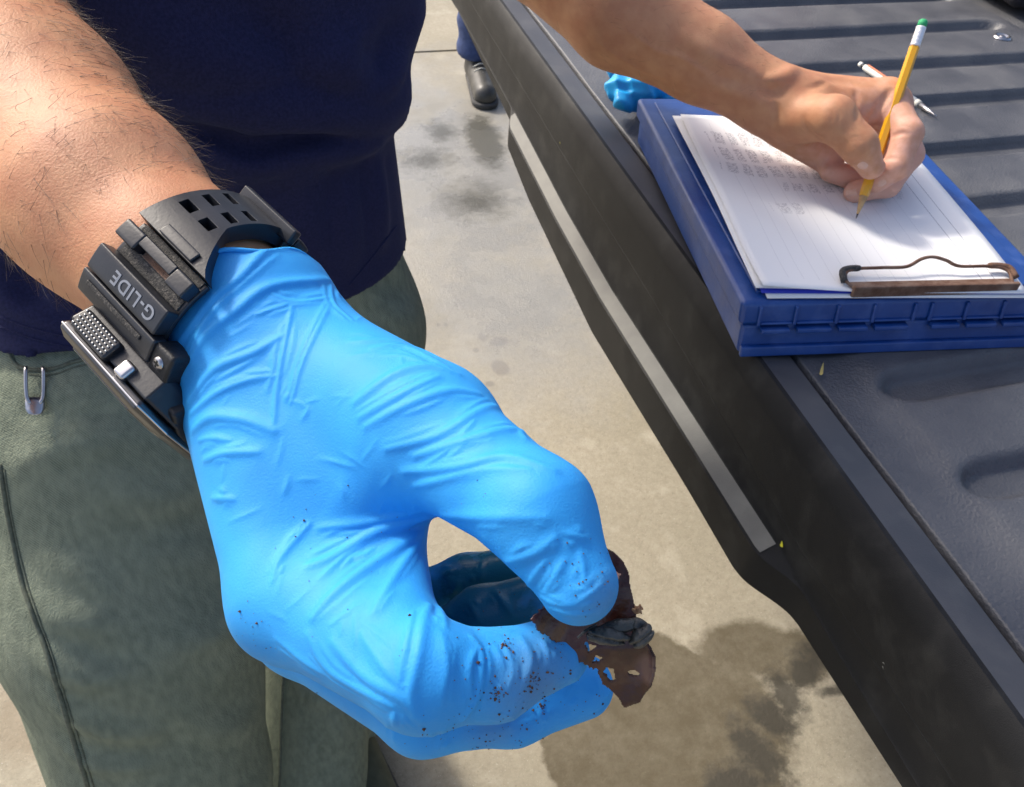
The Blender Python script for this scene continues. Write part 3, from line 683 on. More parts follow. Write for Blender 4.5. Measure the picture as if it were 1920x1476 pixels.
# trunk, neck and head under and above the clothes
def f_trunk(p):
    z = p[:, 2]
    k = [.80, .95, 1.10, 1.25, 1.36, 1.43]
    cx = np.interp(z, k, [-.075, -.075, -.06, -.04, -.02, -.02]); cy = np.interp(z, k, [.66, .66, .665, .69, .73, .75])
    rx = np.interp(z, k, [.165, .165, .165, .185, .185, .06]); ry = np.interp(z, k, [.10, .10, .10, .105, .095, .055])
    d = (np.sqrt(((p[:, 0]-cx)/rx)**2+((p[:, 1]-cy)/ry)**2)-1)*np.minimum(rx, ry)
    d = np.maximum(d, np.maximum(.80-z, z-1.44)).astype(np.float32)
    hc = np.array([-.015, .715, 1.625])
    d = smin(d, seg(p, np.array([-.02, .75, 1.40]), np.array([-.015, .735, 1.56]), .06, .055), .03)
    q = (p-hc.astype(np.float32))/np.array([.078, .098, .118], np.float32)
    head = (np.sqrt((q*q).sum(1))-1)*.078
    head = smin(head, seg(p, hc+np.array([0, -.035, -.06]), hc+np.array([0, -.06, -.09]), .055, .04), .03)
    head = smin(head, seg(p, hc+np.array([0, -.092, .02]), hc+np.array([0, -.115, -.022]), .010, .016), .012)     # nose
    head = smin(head, seg(p, hc+np.array([-.025, -.098, -.062]), hc+np.array([.025, -.098, -.062]), .007, .007), .008)
    for s in (-1, 1):
        head = smin(head, seg(p, hc+np.array([s*.078, .005, .02]), hc+np.array([s*.078, .005, -.025]), .012, .009), .008)
        head = smin(head, seg(p, hc+np.array([s*.015, -.092, .030]), hc+np.array([s*.045, -.085, .032]), .010, .009), .012)
        head = np.maximum(head, -seg(p, hc+np.array([s*.028, -.104, .008]), hc+np.array([s*.036, -.102, .008]), .011, .011))
        head = smin(head, seg(p, hc+np.array([s*.031, -.083, .007]), hc+np.array([s*.033, -.083, .007]), .013, .013), .003)
    d = smin(d, head, .02)
    d = smin(d, chain(p, [SHR, ARM[0]], [.062, .05], .02), .04)
    d = smin(d, chain(p, [SHL, LELB], [.062, .052], .02), .04)
    return d
man = empty('person', (-.1, .5, 0))
tag(man, 'man in navy shirt and green jeans writing with bare hand, other hand gloved blue', 'person')
pieces = [sdf_mesh(f_rarm, (-.30, .12, .98), (.10, .66, 1.30), .0028)]
lo = np.minimum.reduce([np.array(q) for q in LARM+LT+LI+LM+LR+LP])-.065; hi = np.maximum.reduce([np.array(q) for q in LARM+LT+LI+LM+LR+LP])+.065
pieces.append(sdf_mesh(f_lhand, lo, hi, .0013))
pieces.append(sdf_mesh(f_trunk, (-.42, .5, .78), (.45, .98, 1.78), .008))
BV, BQ = join(pieces)
body = mk('body', BV, BQ, M_SKIN, man)
# nails of the bare hand
def nail(px, py, fu, du, L, Wd):
    c = trace(f_lhand, px, py, .5, 1.0)
    if c is None: return
    e = .001; g = np.array([float(f_lhand((c+e*np.eye(3)[i])[None].astype(np.float32))[0]-f_lhand((c-e*np.eye(3)[i])[None].astype(np.float32))[0]) for i in range(3)]); g /= np.linalg.norm(g)
    u = np.array(du, float); u -= g*u.dot(g); u /= np.linalg.norm(u); v = np.cross(g, u); V = []; F = []
    for i in range(7):
        for j in range(7):
            a, b = i/3-1, j/3-1; sq = 1-.18*abs(b)**3 if a > 0 else 1-.1*b*b
            V.append(c+u*L*a*sq+v*Wd*b*.95-g*(.0022*b*b+.0008*a*a)+g*.0005)
    F = [(i*7+j, (i+1)*7+j, (i+1)*7+j+1, i*7+j+1) for i in range(6) for j in range(6)]
    mk('fingernail', V, F, M_NAIL, body)
M_NAIL = mat('nail', (.62, .36, .27), (.66, .42, .33), 200, .32)
nail(1618, 312, None, LT[3]-LT[2], .0058, .0055)
nail(1653, 344, None, LI[3]-LI[2], .0050, .0042)
nail(1596, 362, None, LM[3]-LM[2], .0045, .0042)

# arm hair
def strands(name, V, Q, nstr, axis, pred, length, parent, rad=.00006):
    cen = V[Q].mean(1); e1 = V[Q[:, 1]]-V[Q[:, 0]]; e2 = V[Q[:, 3]]-V[Q[:, 0]]; nr = np.cross(e1, e2)
    nr /= np.linalg.norm(nr, axis=1)[:, None]+1e-12
    wgt = pred(cen, nr); wgt = wgt/wgt.sum(); pick = rng.choice(len(cen), nstr, p=wgt)
    cu = bpy.data.curves.new(name, 'CURVE'); cu.dimensions = '3D'; cu.bevel_depth = rad; cu.bevel_resolution = 0; cu.resolution_u = 1
    for i in pick:
        p = cen[i].copy(); nn = nr[i]; t = axis-nn*axis.dot(nn); t /= np.linalg.norm(t); s = np.cross(nn, t)
        dirv = t*rng.normal(.9, .3)+s*rng.normal(.25, .75)+nn*rng.uniform(.25, .7); dirv /= np.linalg.norm(dirv)
        cur = s*rng.normal(0, .5)-nn*rng.uniform(.1, .5)+t*rng.normal(0, .2); L = length*rng.uniform(.35, 1.15); k = 6
        sp = cu.splines.new('POLY'); sp.points.add(k-1)
        for j in range(k):
            sp.points[j].co = (*p, 1); sp.points[j].radius = 1-.75*j/(k-1)
            p = p+dirv*L/k; dirv = dirv+cur/k; dirv /= np.linalg.norm(dirv)
    cu.materials.append(M_HAIRM)
    o = link(bpy.data.objects.new(name, cu), parent); o['kind'] = 'stuff'; return o
axr = ARM[4]-ARM[2]; axr /= np.linalg.norm(axr)
vr = (P(300, 300, .3)-P(200, 400, .3)); vr /= np.linalg.norm(vr)
def pr(c, n):
    s = (c-ARM[4]) @ axr
    tocam = (EYE-c); tocam /= np.linalg.norm(tocam, axis=1)[:, None]
    vis = (n*tocam).sum(1)
    return np.where((s < -.012) & (s > -.2) & (vis > -.25), .35+1.3*np.clip((n @ vr), 0, 1)**2+.8*np.clip(-(n @ vr)-.5, 0, 1), 0)
strands('arm_hair', *pieces[0], 1700, axr, pr, .016, body, .000065)
axl = LARM[4]-LARM[2]; axl /= np.linalg.norm(axl)
def pl(c, n):
    s = (c-LARM[4]) @ axl; return np.where((s < 0) & (s > -.22), .3+np.clip(n[:, 2], 0, 1), 0)
strands('arm_hair', *pieces[1], 350, axl, pl, .013, body, .00006)

# ------------------------------------------------------------------ the man: blue glove
GI = [J(548, 1122, .237), J(792, 1264, .205), J(925, 1266, .213), J(1042, 1222, .221)]
GM = [J(572, 1168, .266), J(795, 1328, .235), J(960, 1324, .242), J(1090, 1287, .245)]
GR = [J(600, 1160, .286), J(772, 1252, .274), J(905, 1160, .273), J(1015, 1125, .270)]
GP = [J(610, 1115, .306), J(755, 1140, .303), J(875, 1090, .302), J(970, 1068, .296)]
GT = [J(575, 690, .276), J(800, 815, .240), J(1010, 962, .208), J(1084, 1096, .201)]
GRAD = dict(I=[.0162, .0134, .0108, .0090], M=[.0155, .0124, .0106, .0094], R=[.0145, .0118, .0102, .0090], P=[.013, .0108, .0094, .0085], T=[.0215, .0190, .0130, .0097])
glove_folds = Folds(True)
CUF = [J(415, 515, .2895), J(475, 610, .283), J(545, 745, .271)]
pl_, pf_, pr_ = J(326, 622, .292), J(452, 482, .262), J(606, 476, .287)
cn = np.cross(pf_-pl_, pr_-pl_); cn /= np.linalg.norm(cn)
if cn.dot(GI[0]-pl_) < 0: cn = -cn
def f_glove_base(p):
    palm = chain(p, CUF, [.0285, .0280, .0255], .01)
    palm = smin(palm, seg(p, J(462, 690, .276), GI[0], .0235, .0168), .010)
    palm = smin(palm, seg(p, J(490, 660, .297), GM[0], .022, .0155), .010)
    palm = smin(palm, seg(p, J(520, 650, .307), GR[0], .021, .0145), .010)
    palm = smin(palm, seg(p, J(545, 660, .313), GP[0], .019, .0135), .010)
    palm = smin(palm, seg(p, GT[0], GT[1], .0215, .0196), .012)
    palm = smin(palm, seg(p, J(590, 860, .256), J(690, 925, .246), .0185, .0165), .014)
    palm = smin(palm, seg(p, J(640, 1020, .248), J(640, 1105, .238), .0135, .0125), .012)
    palm = smin(palm, seg(p, J(748, 1005, .245), J(752, 1160, .219), .0065, .0095), .010)
    palm = smin(palm, seg(p, J(690, 1000, .249), J(690, 1120, .232), .0095, .0115), .010)
    d = smin(palm, chain(p, GT, GRAD['T'], .007), .007)
    for c, k in ((GI, 'I'), (GM, 'M'), (GR, 'R'), (GP, 'P')):
        fing = chain(p, c, GRAD[k], .004)
        d = np.minimum(np.minimum(d, fing+.0), smin(palm, fing, .008 if k == 'I' else .006))
    return d
def f_glove(p):
    d = glove_folds.apply(p, f_glove_base(p))
    # crumple of the loose cuff
    q = p-pl_.astype(np.float32); s = q @ cn.astype(np.float32)
    ang = np.arctan2((p-CUF[0].astype(np.float32)) @ vr.astype(np.float32), (p-CUF[0].astype(np.float32)) @ np.cross(cn, vr).astype(np.float32))
    wav = .0022*np.sin(3*ang+.6)+.0014*np.sin(7*ang)
    inner = chain(p, ARM[3:], [r+.0004 for r in ARM_R[3:]], .01)
    d = np.maximum(d, -(s+wav))
    return np.maximum(d, -np.maximum(inner+.0006, s-.045)).astype(np.float32)
GF = [  # photo polylines of the glove's folds: points, height, width (metres)
    ([(337, 640), (400, 560), (450, 520), (500, 470), (550, 462)], .0016, .0022),
    ([(342, 708), (383, 633), (442, 583), (508, 537), (617, 525)], .0017, .0022),
    ([(354, 752), (404, 692), (475, 662), (530, 630)], .0016, .0022),
    ([(350, 680), (385, 605), (430, 552)], .0014, .002), ([(358, 775), (410, 735), (470, 712), (520, 705)], .0011, .0018),
    ([(363, 806), (396, 783), (458, 788), (512, 808)], .0018, .0024), ([(384, 863), (425, 850), (483, 848)], .0014, .0018),
    ([(399, 934), (437, 937)], .0012, .0016), ([(372, 826), (400, 822), (430, 826)], .0008, .0014),
    ([(550, 562), (533, 650), (519, 733), (512, 817)], .0009, .0011), ([(625, 558), (571, 671), (546, 754)], .0009, .0011),
    ([(500, 546), (550, 567), (625, 558)], .0008, .0012), ([(621, 521), (625, 567), (660, 600)], .0009, .0012), ([(480, 590), (535, 572), (550, 562)], .0008, .0012),
    ([(700, 654), (758, 650), (842, 690)], .0010, .002), ([(667, 754), (737, 704), (800, 687), (858, 702)], .0015, .0024),
    ([(675, 783), (758, 737), (821, 706)], .0013, .0022), ([(687, 800), (758, 762), (842, 733), (900, 740)], .0013, .0022),
    ([(725, 842), (821, 817), (904, 768), (940, 762)], .0013, .002), ([(771, 892), (842, 842), (896, 780)], .0008, .0014),
    ([(779, 855), (950, 806), (985, 822)], .0014, .002), ([(758, 885), (862, 875), (950, 856), (1040, 882)], .0015, .002),
    ([(779, 912), (904, 882), (990, 880)], .0009, .002), ([(660, 640), (720, 640), (780, 648)], .0007, .002),
    ([(762, 967), (675, 983), (600, 990)], .0010, .002), ([(800, 972), (705, 998), (625, 1045), (578, 1062)], .0016, .0022),
    ([(794, 998), (719, 1045), (634, 1106), (587, 1158)], .0017, .0022), ([(578, 984), (527, 1045), (512, 1087)], .0008, .0016),
    ([(790, 1012), (735, 1090), (700, 1150)], .0012, .002), ([(700, 1010), (650, 1040), (600, 1085)], .0008, .0016),
    ([(806, 1136), (794, 1165), (784, 1228), (770, 1303), (780, 1345)], .0018, .002), ([(775, 1150), (760, 1220), (748, 1290)], .0010, .002),
    ([(625, 1205), (681, 1266), (756, 1312), (789, 1352)], .0013, .0024), ([(578, 1191), (611, 1250), (662, 1285), (737, 1325)], .0012, .0022),
    ([(680, 1190), (715, 1245), (750, 1290)], .0010, .002), ([(520, 1200), (570, 1240), (620, 1270)], .0008, .002),
    ([(887, 1197), (902, 1228), (897, 1298), (869, 1350)], .0015, .0018), ([(897, 1209), (880, 1256), (885, 1322)], .0012, .0016),
    ([(977, 1195), (995, 1237), (981, 1284)], .0012, .002), ([(944, 1205), (962, 1256), (950, 1300)], .0008, .0016), ([(1020, 1200), (1030, 1240)], .0008, .0016),
    ([(830, 1190), (838, 1250), (828, 1320)], .0008, .0024),
    ([(950, 1055), (1005, 1036), (1040, 1010)], .0012, .002), ([(990, 1098), (1023, 1050)], .0011, .0018), ([(1023, 1111), (1056, 1055)], .0010, .0016),
    ([(1084, 1130), (1128, 1097)], .0009, .0014), ([(1089, 1040), (1098, 1097)], .0009, .0014), ([(1060, 1000), (1100, 1010)], .0008, .0014),
    ([(830, 968), (915, 970), (1023, 972)], .0010, .0026), ([(1000, 1125), (1060, 1150), (1110, 1150)], .0007, .0014),
    ([(741, 1335), (738, 1388)], .0010, .0016), ([(831, 1369), (822, 1404)], .0009, .0014), ([(1014, 1322), (1014, 1350)], .0009, .0014), ([(967, 1340), (953, 1365)], .0008, .0014),
    ([(1080, 1270), (1060, 1320)], .0008, .0014), ([(880, 1365), (930, 1362), (990, 1345)], -.0008, .002), ([(1120, 1275), (1128, 1310)], .0008, .0012),
    ([(830, 1080), (850, 1070)], .0010, .0018), ([(825, 1140), (835, 1175)], .0012, .0018), ([(860, 1085), (850, 1110)], .0012, .002), ([(905, 1060), (900, 1090)], .001, .002), ([(930, 1110), (960, 1150)], .0012, .002), ([(880, 1130), (900, 1165)], .001, .002)]
fine = []
for poly, h, w_ in GF:                       # finer creases running beside the main folds
    if h < 0 or len(poly) < 2: continue
    q = np.array(poly, float); d_ = q[-1]-q[0]; L_ = np.linalg.norm(d_); nn_ = np.array([-d_[1], d_[0]])/max(L_, 1)
    for k in range(3 if L_ > 60 else 2):
        o_ = rng.choice([-1, 1])*rng.uniform(7, 17); a_, b_ = sorted(rng.uniform(0, 1, 2)); b_ = max(b_, a_+.35)
        tt = np.linspace(a_, min(b_, 1), 3)*(len(q)-1); i0 = np.minimum(tt.astype(int), len(q)-2); fr_ = (tt-i0)[:, None]
        pp = q[i0]*(1-fr_)+q[i0+1]*fr_+nn_*o_*(1+rng.uniform(-.35, .35, 3)[:, None])
        fine.append(([tuple(v) for v in pp], rng.uniform(.0004, .0008), rng.uniform(.0009, .0013)))
for k in range(40):                          # straight packing creases
    x0, y0 = rng.uniform(420, 780), rng.uniform(560, 1180); an = rng.choice([1.75, 2.1, .25, -.5])+rng.normal(0, .25); L_ = rng.uniform(20, 75)
    fine.append(([(x0, y0), (x0+math.cos(an)*L_*.5+2, y0+math.sin(an)*L_*.5), (x0+math.cos(an)*L_, y0+math.sin(an)*L_)], rng.uniform(.0002, .0004), .0009))
fold_all(glove_folds, f_glove_base, [(q, h*1.25, w_*.68) for q, h, w_ in GF]+fine, .12, .4)
lo = np.minimum.reduce(CUF+GI+GM+GR+GP+GT)-.034; hi = np.maximum.reduce(CUF+GI+GM+GR+GP+GT)+.034
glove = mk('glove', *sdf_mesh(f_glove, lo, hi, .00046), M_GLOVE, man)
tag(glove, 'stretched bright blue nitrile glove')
bead = []
for t_ in np.linspace(0, 1, 90):              # rolled rim: the cut line of the cuff on its outer skin
    a_ = 2*PI*t_; c_ = CUF[0]; u_ = vr-cn*vr.dot(cn); u_ /= np.linalg.norm(u_); v_ = np.cross(cn, u_); dr = u_*math.cos(a_)+v_*math.sin(a_)
    o_ = c_-cn*((c_-pl_).dot(cn))
    lo_, hi_ = 0.0, .06
    for _ in range(26):
        m_ = (lo_+hi_)/2; e_ = float(f_glove_base((o_+dr*m_)[None].astype(np.float32))[0]); lo_, hi_ = (m_, hi_) if e_ < 0 else (lo_, m_)
    p_ = o_+dr*lo_; an_ = math.atan2((p_-CUF[0]).dot(vr), (p_-CUF[0]).dot(np.cross(cn, vr)))
    bead.append(p_+cn*(-(.0022*math.sin(3*an_+.6)+.0014*math.sin(7*an_))+.0004))
tubeo('cuff_rim', bead, .00075, M_GLOVE, glove, 8)

# ------------------------------------------------------------------ the man: shirt and jeans
RLEG = [np.array([-.15, .66, .90]), P(225, 800, .72), P(252, 1100, .75), P(315, 1476, .865), np.array([-.215, .44, .16]), np.array([-.215, .45, .05])]
RLR = [.082, .112, .113, .098, .085, .09]
shirt_folds = Folds()
ZK = [.80, .858, .93, .965, .979, .994, 1.02, 1.064, 1.12, 1.25, 1.36, 1.42]
def f_shirt_base(p):
    z = p[:, 2]
    cx = np.interp(z, ZK, [-.075]*9+[-.045, -.02, -.02])
    rr = np.interp(z, ZK, [.190, .190, .184, .181, .184, .196, .193, .209, .207, .195, .17, .085])
    rl = np.interp(z, ZK, [.195, .195, .190, .187, .189, .196, .195, .195, .20, .215, .20, .085])
    cy = np.interp(z, ZK, [.66]*8+[.665, .69, .73, .75]); ry = np.interp(z, ZK, [.126, .126, .124, .122, .122, .128, .128, .126, .124, .125, .112, .075])
    dx = p[:, 0]-cx; rx = np.where(dx > 0, rr, rl)
    d = ((np.abs(dx/rx)**2.3+np.abs((p[:, 1]-cy)/ry)**2.3)**(1/2.3)-1)*ry*.95
    d = np.maximum(d, np.maximum(.75-z, z-1.425)).astype(np.float32)
    d = smin(d, seg(p, RLEG[0], RLEG[1], .094, .1215), .03)
    d = np.maximum(d, .75-z)
    er = SHR+(ARM[0]-SHR)*.55; el = SHL+(LELB-SHL)*.6
    d = smin(d, seg(p, SHR, er, .082, .075), .05); d = smin(d, seg(p, SHL, el, .072, .064), .04)
    return d
def f_shirt(p):
    d = shirt_folds.apply(p, f_shirt_base(p))
    hem = .856+.005*np.sin(p[:, 0]*11+.5)+.0015*np.sin(p[:, 0]*37)+.026*np.clip((-.02-p[:, 0])/.10, 0, 1)
    d = np.maximum(d, hem-p[:, 2])
    return d.astype(np.float32)
fold_all(shirt_folds, f_shirt_base, [(q, h*2.6, w_) for q, h, w_ in [
    ([(320, 190), (470, 205), (600, 212), (690, 208), (745, 180)], .011, .016), ([(330, 228), (422, 258), (469, 278), (539, 262), (656, 238)], -.007, .010),
    ([(330, 250), (420, 285), (475, 300), (560, 285), (700, 270)], .006, .012), ([(694, 300), (703, 380), (712, 440)], .005, .012), ([(640, 330), (648, 420), (655, 480)], .004, .014),
    ([(560, 300), (575, 420), (590, 480)], .004, .018), ([(250, 60), (330, 110), (420, 130), (520, 120)], .006, .022), ([(560, 20), (600, 90), (690, 140)], .007, .022),
    ([(480, 30), (540, 60), (640, 60)], -.005, .02), ([(60, 470), (100, 520), (180, 600)], .004, .014), ([(0, 560), (60, 585), (150, 615)], .003, .010), ([(30, 500), (60, 560)], -.004, .012),
    ([(740, 130), (700, 165), (640, 180)], .008, .014), ([(620, 100), (700, 105), (760, 60)], -.004, .014)]], .4, 1.2)
shirt = mk('shirt', *sdf_mesh(f_shirt, (-.50, .40, .78), (.42, .98, 1.46), .0042, safety=1.6), M_SHIRT, man)
hem_pts = [q for q in tracelines(f_shirt, [[(0, 612), (60, 634), (150, 655)]], 6, .4, 1.2)[0]]

jean_folds = Folds()
LLEG = [np.array([.015, .67, .90]), P(600, 620, .82), P(598, 1050, .99), P(578, 1476, 1.10), np.array([-.03, .60, .14]), np.array([-.03, .60, .03])]
LLR = [.080, .097, .082, .068, .078, .085]
def f_jeans_base(p):
    z = p[:, 2]
    d = ((np.abs((p[:, 0]+.075)/.178)**2.4+np.abs((p[:, 1]-.662)/.113)**2.4)**(1/2.4)-1)*.11
    d = np.maximum(d, np.maximum(.76-z, z-1.0)).astype(np.float32)
    d = smin(d, chain(p, RLEG, RLR, .03), .03)
    return smin(d, chain(p, LLEG, LLR, .03), .008)
def f_jeans(p):
    d = jean_folds.apply(p, f_jeans_base(p))
    return np.maximum(d, .045-p[:, 2]).astype(np.float32)
JF = [([(60, 812), (140, 808), (250, 790)], .004, .010), ([(40, 870), (130, 830), (260, 815)], .005, .012), ([(120, 760), (210, 745), (290, 740)], .004, .012),
      ([(30, 720), (120, 735), (200, 715)], .004, .012), ([(190, 925), (300, 935), (390, 920)], .003, .014), ([(90, 1050), (160, 1075), (210, 1120)], .004, .012), ([(70, 1130), (120, 1160), (200, 1165)], .005, .012),
      ([(85, 1220), (130, 1260), (200, 1275)], .006, .012), ([(105, 1310), (150, 1345), (220, 1370), (300, 1372)], .006, .014), ([(120, 1400), (180, 1430), (270, 1440)], .005, .012), ([(330, 1330), (400, 1365), (470, 1360)], .005, .014),
      ([(330, 1210), (400, 1190), (470, 1140)], .004, .014), ([(140, 1200), (190, 1235), (250, 1230)], -.003, .010), ([(620, 1330), (640, 1400)], .004, .012), ([(560, 1290), (600, 1310), (650, 1310)], .004, .012), ([(695, 560), (740, 590), (780, 600)], .004, .014), ([(720, 480), (760, 520)], .004, .014), ([(250, 1060), (330, 1040), (420, 1050)], .003, .016)]
fold_all(jean_folds, f_jeans_base, [(q, h*1.5, w_) for q, h, w_ in JF], .4, 1.6)
jeans = mk('jeans', *sdf_mesh(f_jeans, (-.36, .28, .03), (.16, .80, 1.02), .0048, safety=1.4), M_JEANS, man)
SL = tracelines(f_jeans, [[(0, 870), (14, 960), (40, 1085), (58, 1140), (85, 1215), (122, 1335), (165, 1476)], [(8, 880), (24, 980), (50, 1090), (66, 1140), (93, 1215), (131, 1335), (176, 1476)],
                          [(533, 1236), (528, 1330), (524, 1476)], [(15, 655), (36, 688), (90, 694), (141, 678), (186, 668)], [(22, 660), (40, 697), (92, 704), (143, 688), (190, 678)]], 8, .4, 1.6)
for q, r, mm_ in zip(SL, (.0022, .0008, .0020, .0016, .0007), (M_JSEAM, M_JSEAM, M_JSEAM, M_JSEAM, M_JSEAM)):
    runs = [[]]
    for v_ in q:
        if runs[-1] and np.linalg.norm(v_-runs[-1][-1]) > .035: runs.append([])
        e_ = EYE-v_; e_ /= np.linalg.norm(e_); eps = .002
        g_ = np.array([float(f_jeans_base((v_+eps*np.eye(3)[k_])[None].astype(np.float32))[0]-f_jeans_base((v_-eps*np.eye(3)[k_])[None].astype(np.float32))[0]) for k_ in range(3)])
        if g_.dot(e_)/max(np.linalg.norm(g_), 1e-9) > .12: runs[-1].append(v_)
    for run_ in runs:
        if len(run_) > 2: tubeo('seam', run_, r, mm_, jeans, 6)
V = []; F = []                                       # folded rim of the hem
st_ = tracelines(f_shirt, [[(0, 594), (60, 615), (150, 636)], [(655, 535), (700, 480), (742, 425)]], 8, .4, 1.2)
for q in [hem_pts]+st_:
    if len(q) > 2: tubeo('hem_stitch', q, .0009, M_SHIRT, shirt, 6)
def shoe_sdf(c, yaw, L=.28):
    f_ = np.array([math.sin(yaw), -math.cos(yaw), 0.0])
    c = np.array(c, float)
    def f(p):
        d = seg(p, c+np.array([0, 0, .045])-f_*.02, c+f_*(L*.62)+np.array([0, 0, .034]), .044, .040)
        d = smin(d, seg(p, c-f_*.03+np.array([0, 0, .05]), c-f_*.02+np.array([0, 0, .12]), .040, .042), .03)
        return np.maximum(d, .012-p[:, 2]).astype(np.float32)
    def g(p):
        d = seg(p, c-f_*.03+np.array([0, 0, .015]), c+f_*(L*.63)+np.array([0, 0, .015]), .043, .047)
        return np.maximum(np.maximum(d, -p[:, 2]+.001), p[:, 2]-.020).astype(np.float32)
    return f, g
def shoe(name, c, yaw, parent, material=None):
    f, g = shoe_sdf(c, yaw); c = np.array(c)
    o = mk(name, *sdf_mesh(f, c-np.array([.28, .28, .02]), c+np.array([.28, .28, .19]), .006), material or M_SHOE, parent)
    mk('sole', *sdf_mesh(g, c-np.array([.28, .28, .02]), c+np.array([.28, .28, .05]), .005), M_SOLE, o)
    fw = np.array([math.sin(yaw), -math.cos(yaw), 0]); sd = np.array([math.cos(yaw), math.sin(yaw), 0])
    for k in range(4):
        a = c+fw*(.055+.022*k)+np.array([0, 0, .092-.007*k]); tubeo('lace', spline([a-sd*.028-np.array([0, 0, .012]), a, a+sd*.028-np.array([0, 0, .012])], 4), .0022, M_PALE, o, 6)
    return o
M_SUEDE = mat('olive_suede', (.11, .115, .075), (.08, .085, .055), 60, .9, .4, 900)
shoe('shoe', (-.215, .47, 0), -.15, man, M_SUEDE); shoe('shoe', (-.03, .62, 0), .25, man, M_SUEDE)
hairf = lambda p: np.maximum(np.sqrt((((p-np.array([-.015, .725, 1.64], np.float32))/np.array([.086, .104, .118], np.float32))**2).sum(1))*.086-.086, np.maximum(1.60-p[:, 2]-(.73-p[:, 1])*-.5, .0*p[:, 2]-1)).astype(np.float32)
mk('hair', *sdf_mesh(hairf, (-.13, .59, 1.5), (.1, .86, 1.79), .006), M_HAIRM, man)

# clip of a pocket tool hooked over the jeans pocket
q0 = trace(f_jeans, 65, 705, .4, 1.2); q1 = trace(f_jeans, 66, 778, .4, 1.2)
cv = (q1-q0); CL = np.linalg.norm(cv); cv /= CL; outn = EYE-q0; outn -= cv*outn.dot(cv); outn /= np.linalg.norm(outn); cu_ = np.cross(cv, outn)
CF = Frame(q0+outn*.0055, cu_, cv, outn)
pclip = empty('pocket_clip', q0); tag(pclip, 'shiny metal clip hooked over the green jeans pocket', 'clip')
for s in (-1, 1):
    tubeo('prong', spline([CF(s*.0052, -.006, -.003), CF(s*.0055, -.003, .001), CF(s*.0052, CL*.5, .0022), CF(s*.003, CL*.72, .0026)], 5), [.0014]*16, M_STEEL, pclip, 8)
bm = bmesh.new(); prof = [(.55, .0060, .0022), (.68, .0062, .0030), (.85, .0060, .0042), (.97, .0045, .0062), (1.0, .002, .0066)]
top = []; bot = []
for b_, wd, n_ in prof:
    top.append([bm.verts.new(CF(k*wd, b_*CL, n_+.0006-.0008*abs(k))) for k in (-1, -.5, 0, .5, 1)]); bot.append([bm.verts.new(CF(k*wd, b_*CL, n_-.0006-.0008*abs(k))) for k in (-1, -.5, 0, .5, 1)])
for i in range(4):
    for k in range(4): bm.faces.new((top[i][k], top[i][k+1], top[i+1][k+1], top[i+1][k])); bm.faces.new((bot[i][k+1], bot[i][k], bot[i+1][k], bot[i+1][k+1]))
    for k in (0, 4): bm.faces.new((top[i][k], top[i+1][k], bot[i+1][k], bot[i][k]))
bm.faces.new(top[0]+bot[0][::-1]); bm.faces.new(top[4]+bot[4][::-1])
from_bm('tongue', bm, M_STEEL, pclip, smooth=True)

# ------------------------------------------------------------------ wristwatch
WC = ARM[4]; WA = ARM[5]-ARM[3]; WA /= np.linalg.norm(WA)
E2 = EYE-WC; E2 -= WA*E2.dot(WA); E2 /= np.linalg.norm(E2); E1 = np.cross(WA, E2)
if E1.dot(RW[:, 0]) < 0: E1 = -E1
def cyl(th, r, s): t = math.radians(th); return WC+WA*s+(E1*math.cos(t)+E2*math.sin(t))*r
watch = empty('wristwatch', cyl(180, .036, .02))
tag(watch, 'chunky black resin wristwatch strapped around the wrist above the blue glove', 'wristwatch')
def patch(name, th0, th1, s0, s1, r0, r1, material, parent, n=None, bevel=.0007, s0b=None, s1b=None, rfun=None):
    """a curved slab on the strap between two angles; s limits may taper to the far end"""
    n = n or max(2, int(abs(th1-th0)/3)+1); bm = bmesh.new(); R = []
    for i in range(n+1):
        t = i/n; th = th0+(th1-th0)*t; a = s0+((s0b if s0b is not None else s0)-s0)*t; b = s1+((s1b if s1b is not None else s1)-s1)*t
        R.append([bm.verts.new(cyl(th, r, s)) for r, s in ((r0, a), (r1, a), (r1, b), (r0, b))])
    for i in range(n):
        for k in range(4): bm.faces.new((R[i][k], R[i+1][k], R[i+1][(k+1) % 4], R[i][(k+1) % 4]))
    bm.faces.new(R[0][::-1]); bm.faces.new(R[-1])
    return from_bm(name, bm, material, parent, bevel=bevel, seg=2)
RI = .0300
M_KNURL = mat('knurled_steel', (.30, .31, .32), rough=.45, metal=.8)
strap = patch('strap', 84, 140, .004, .0375, RI, .0322, M_RESIN, watch)
patch('strap', -30, 12, .006, .026, RI, .0335, M_RESIN, watch)
patch('strap', -140, -30, .004, .030, RI, .0330, M_RESIN, watch, s0b=.006, s1b=.026)
# holed plate: built round its slots
hs = []
rows = ((.0075, .0135), (.0175, .0230)); hth = [(60, 65.5), (48, 52.5), (36, 40)]
plate_th = [12, 38, 41, 49, 53, 61, 65, 83.5]
def lim(th): t = (83.5-th)/71.5; return .0035+.0030*t, .0375-.0130*min(1, t/.38)**.75
bm = bmesh.new(); R_ = []
for i in range(25):
    th = 12+(83.5-12)*i/24; a_, b_ = lim(th); R_.append([bm.verts.new(cyl(th, r, q)) for r, q in ((RI, a_), (.0362, a_), (.0362, a_+.3*(b_-a_)), (.0362, a_+.7*(b_-a_)), (.0362, b_), (RI, b_))])
for i in range(24):
    for k in range(6): bm.faces.new((R_[i][k], R_[i+1][k], R_[i+1][(k+1) % 6], R_[i][(k+1) % 6]))
bm.faces.new(R_[0][::-1]); bm.faces.new(R_[-1]); tmp_a = from_bm('strap_plate', bm, M_RESIN)
bm = bmesh.new()
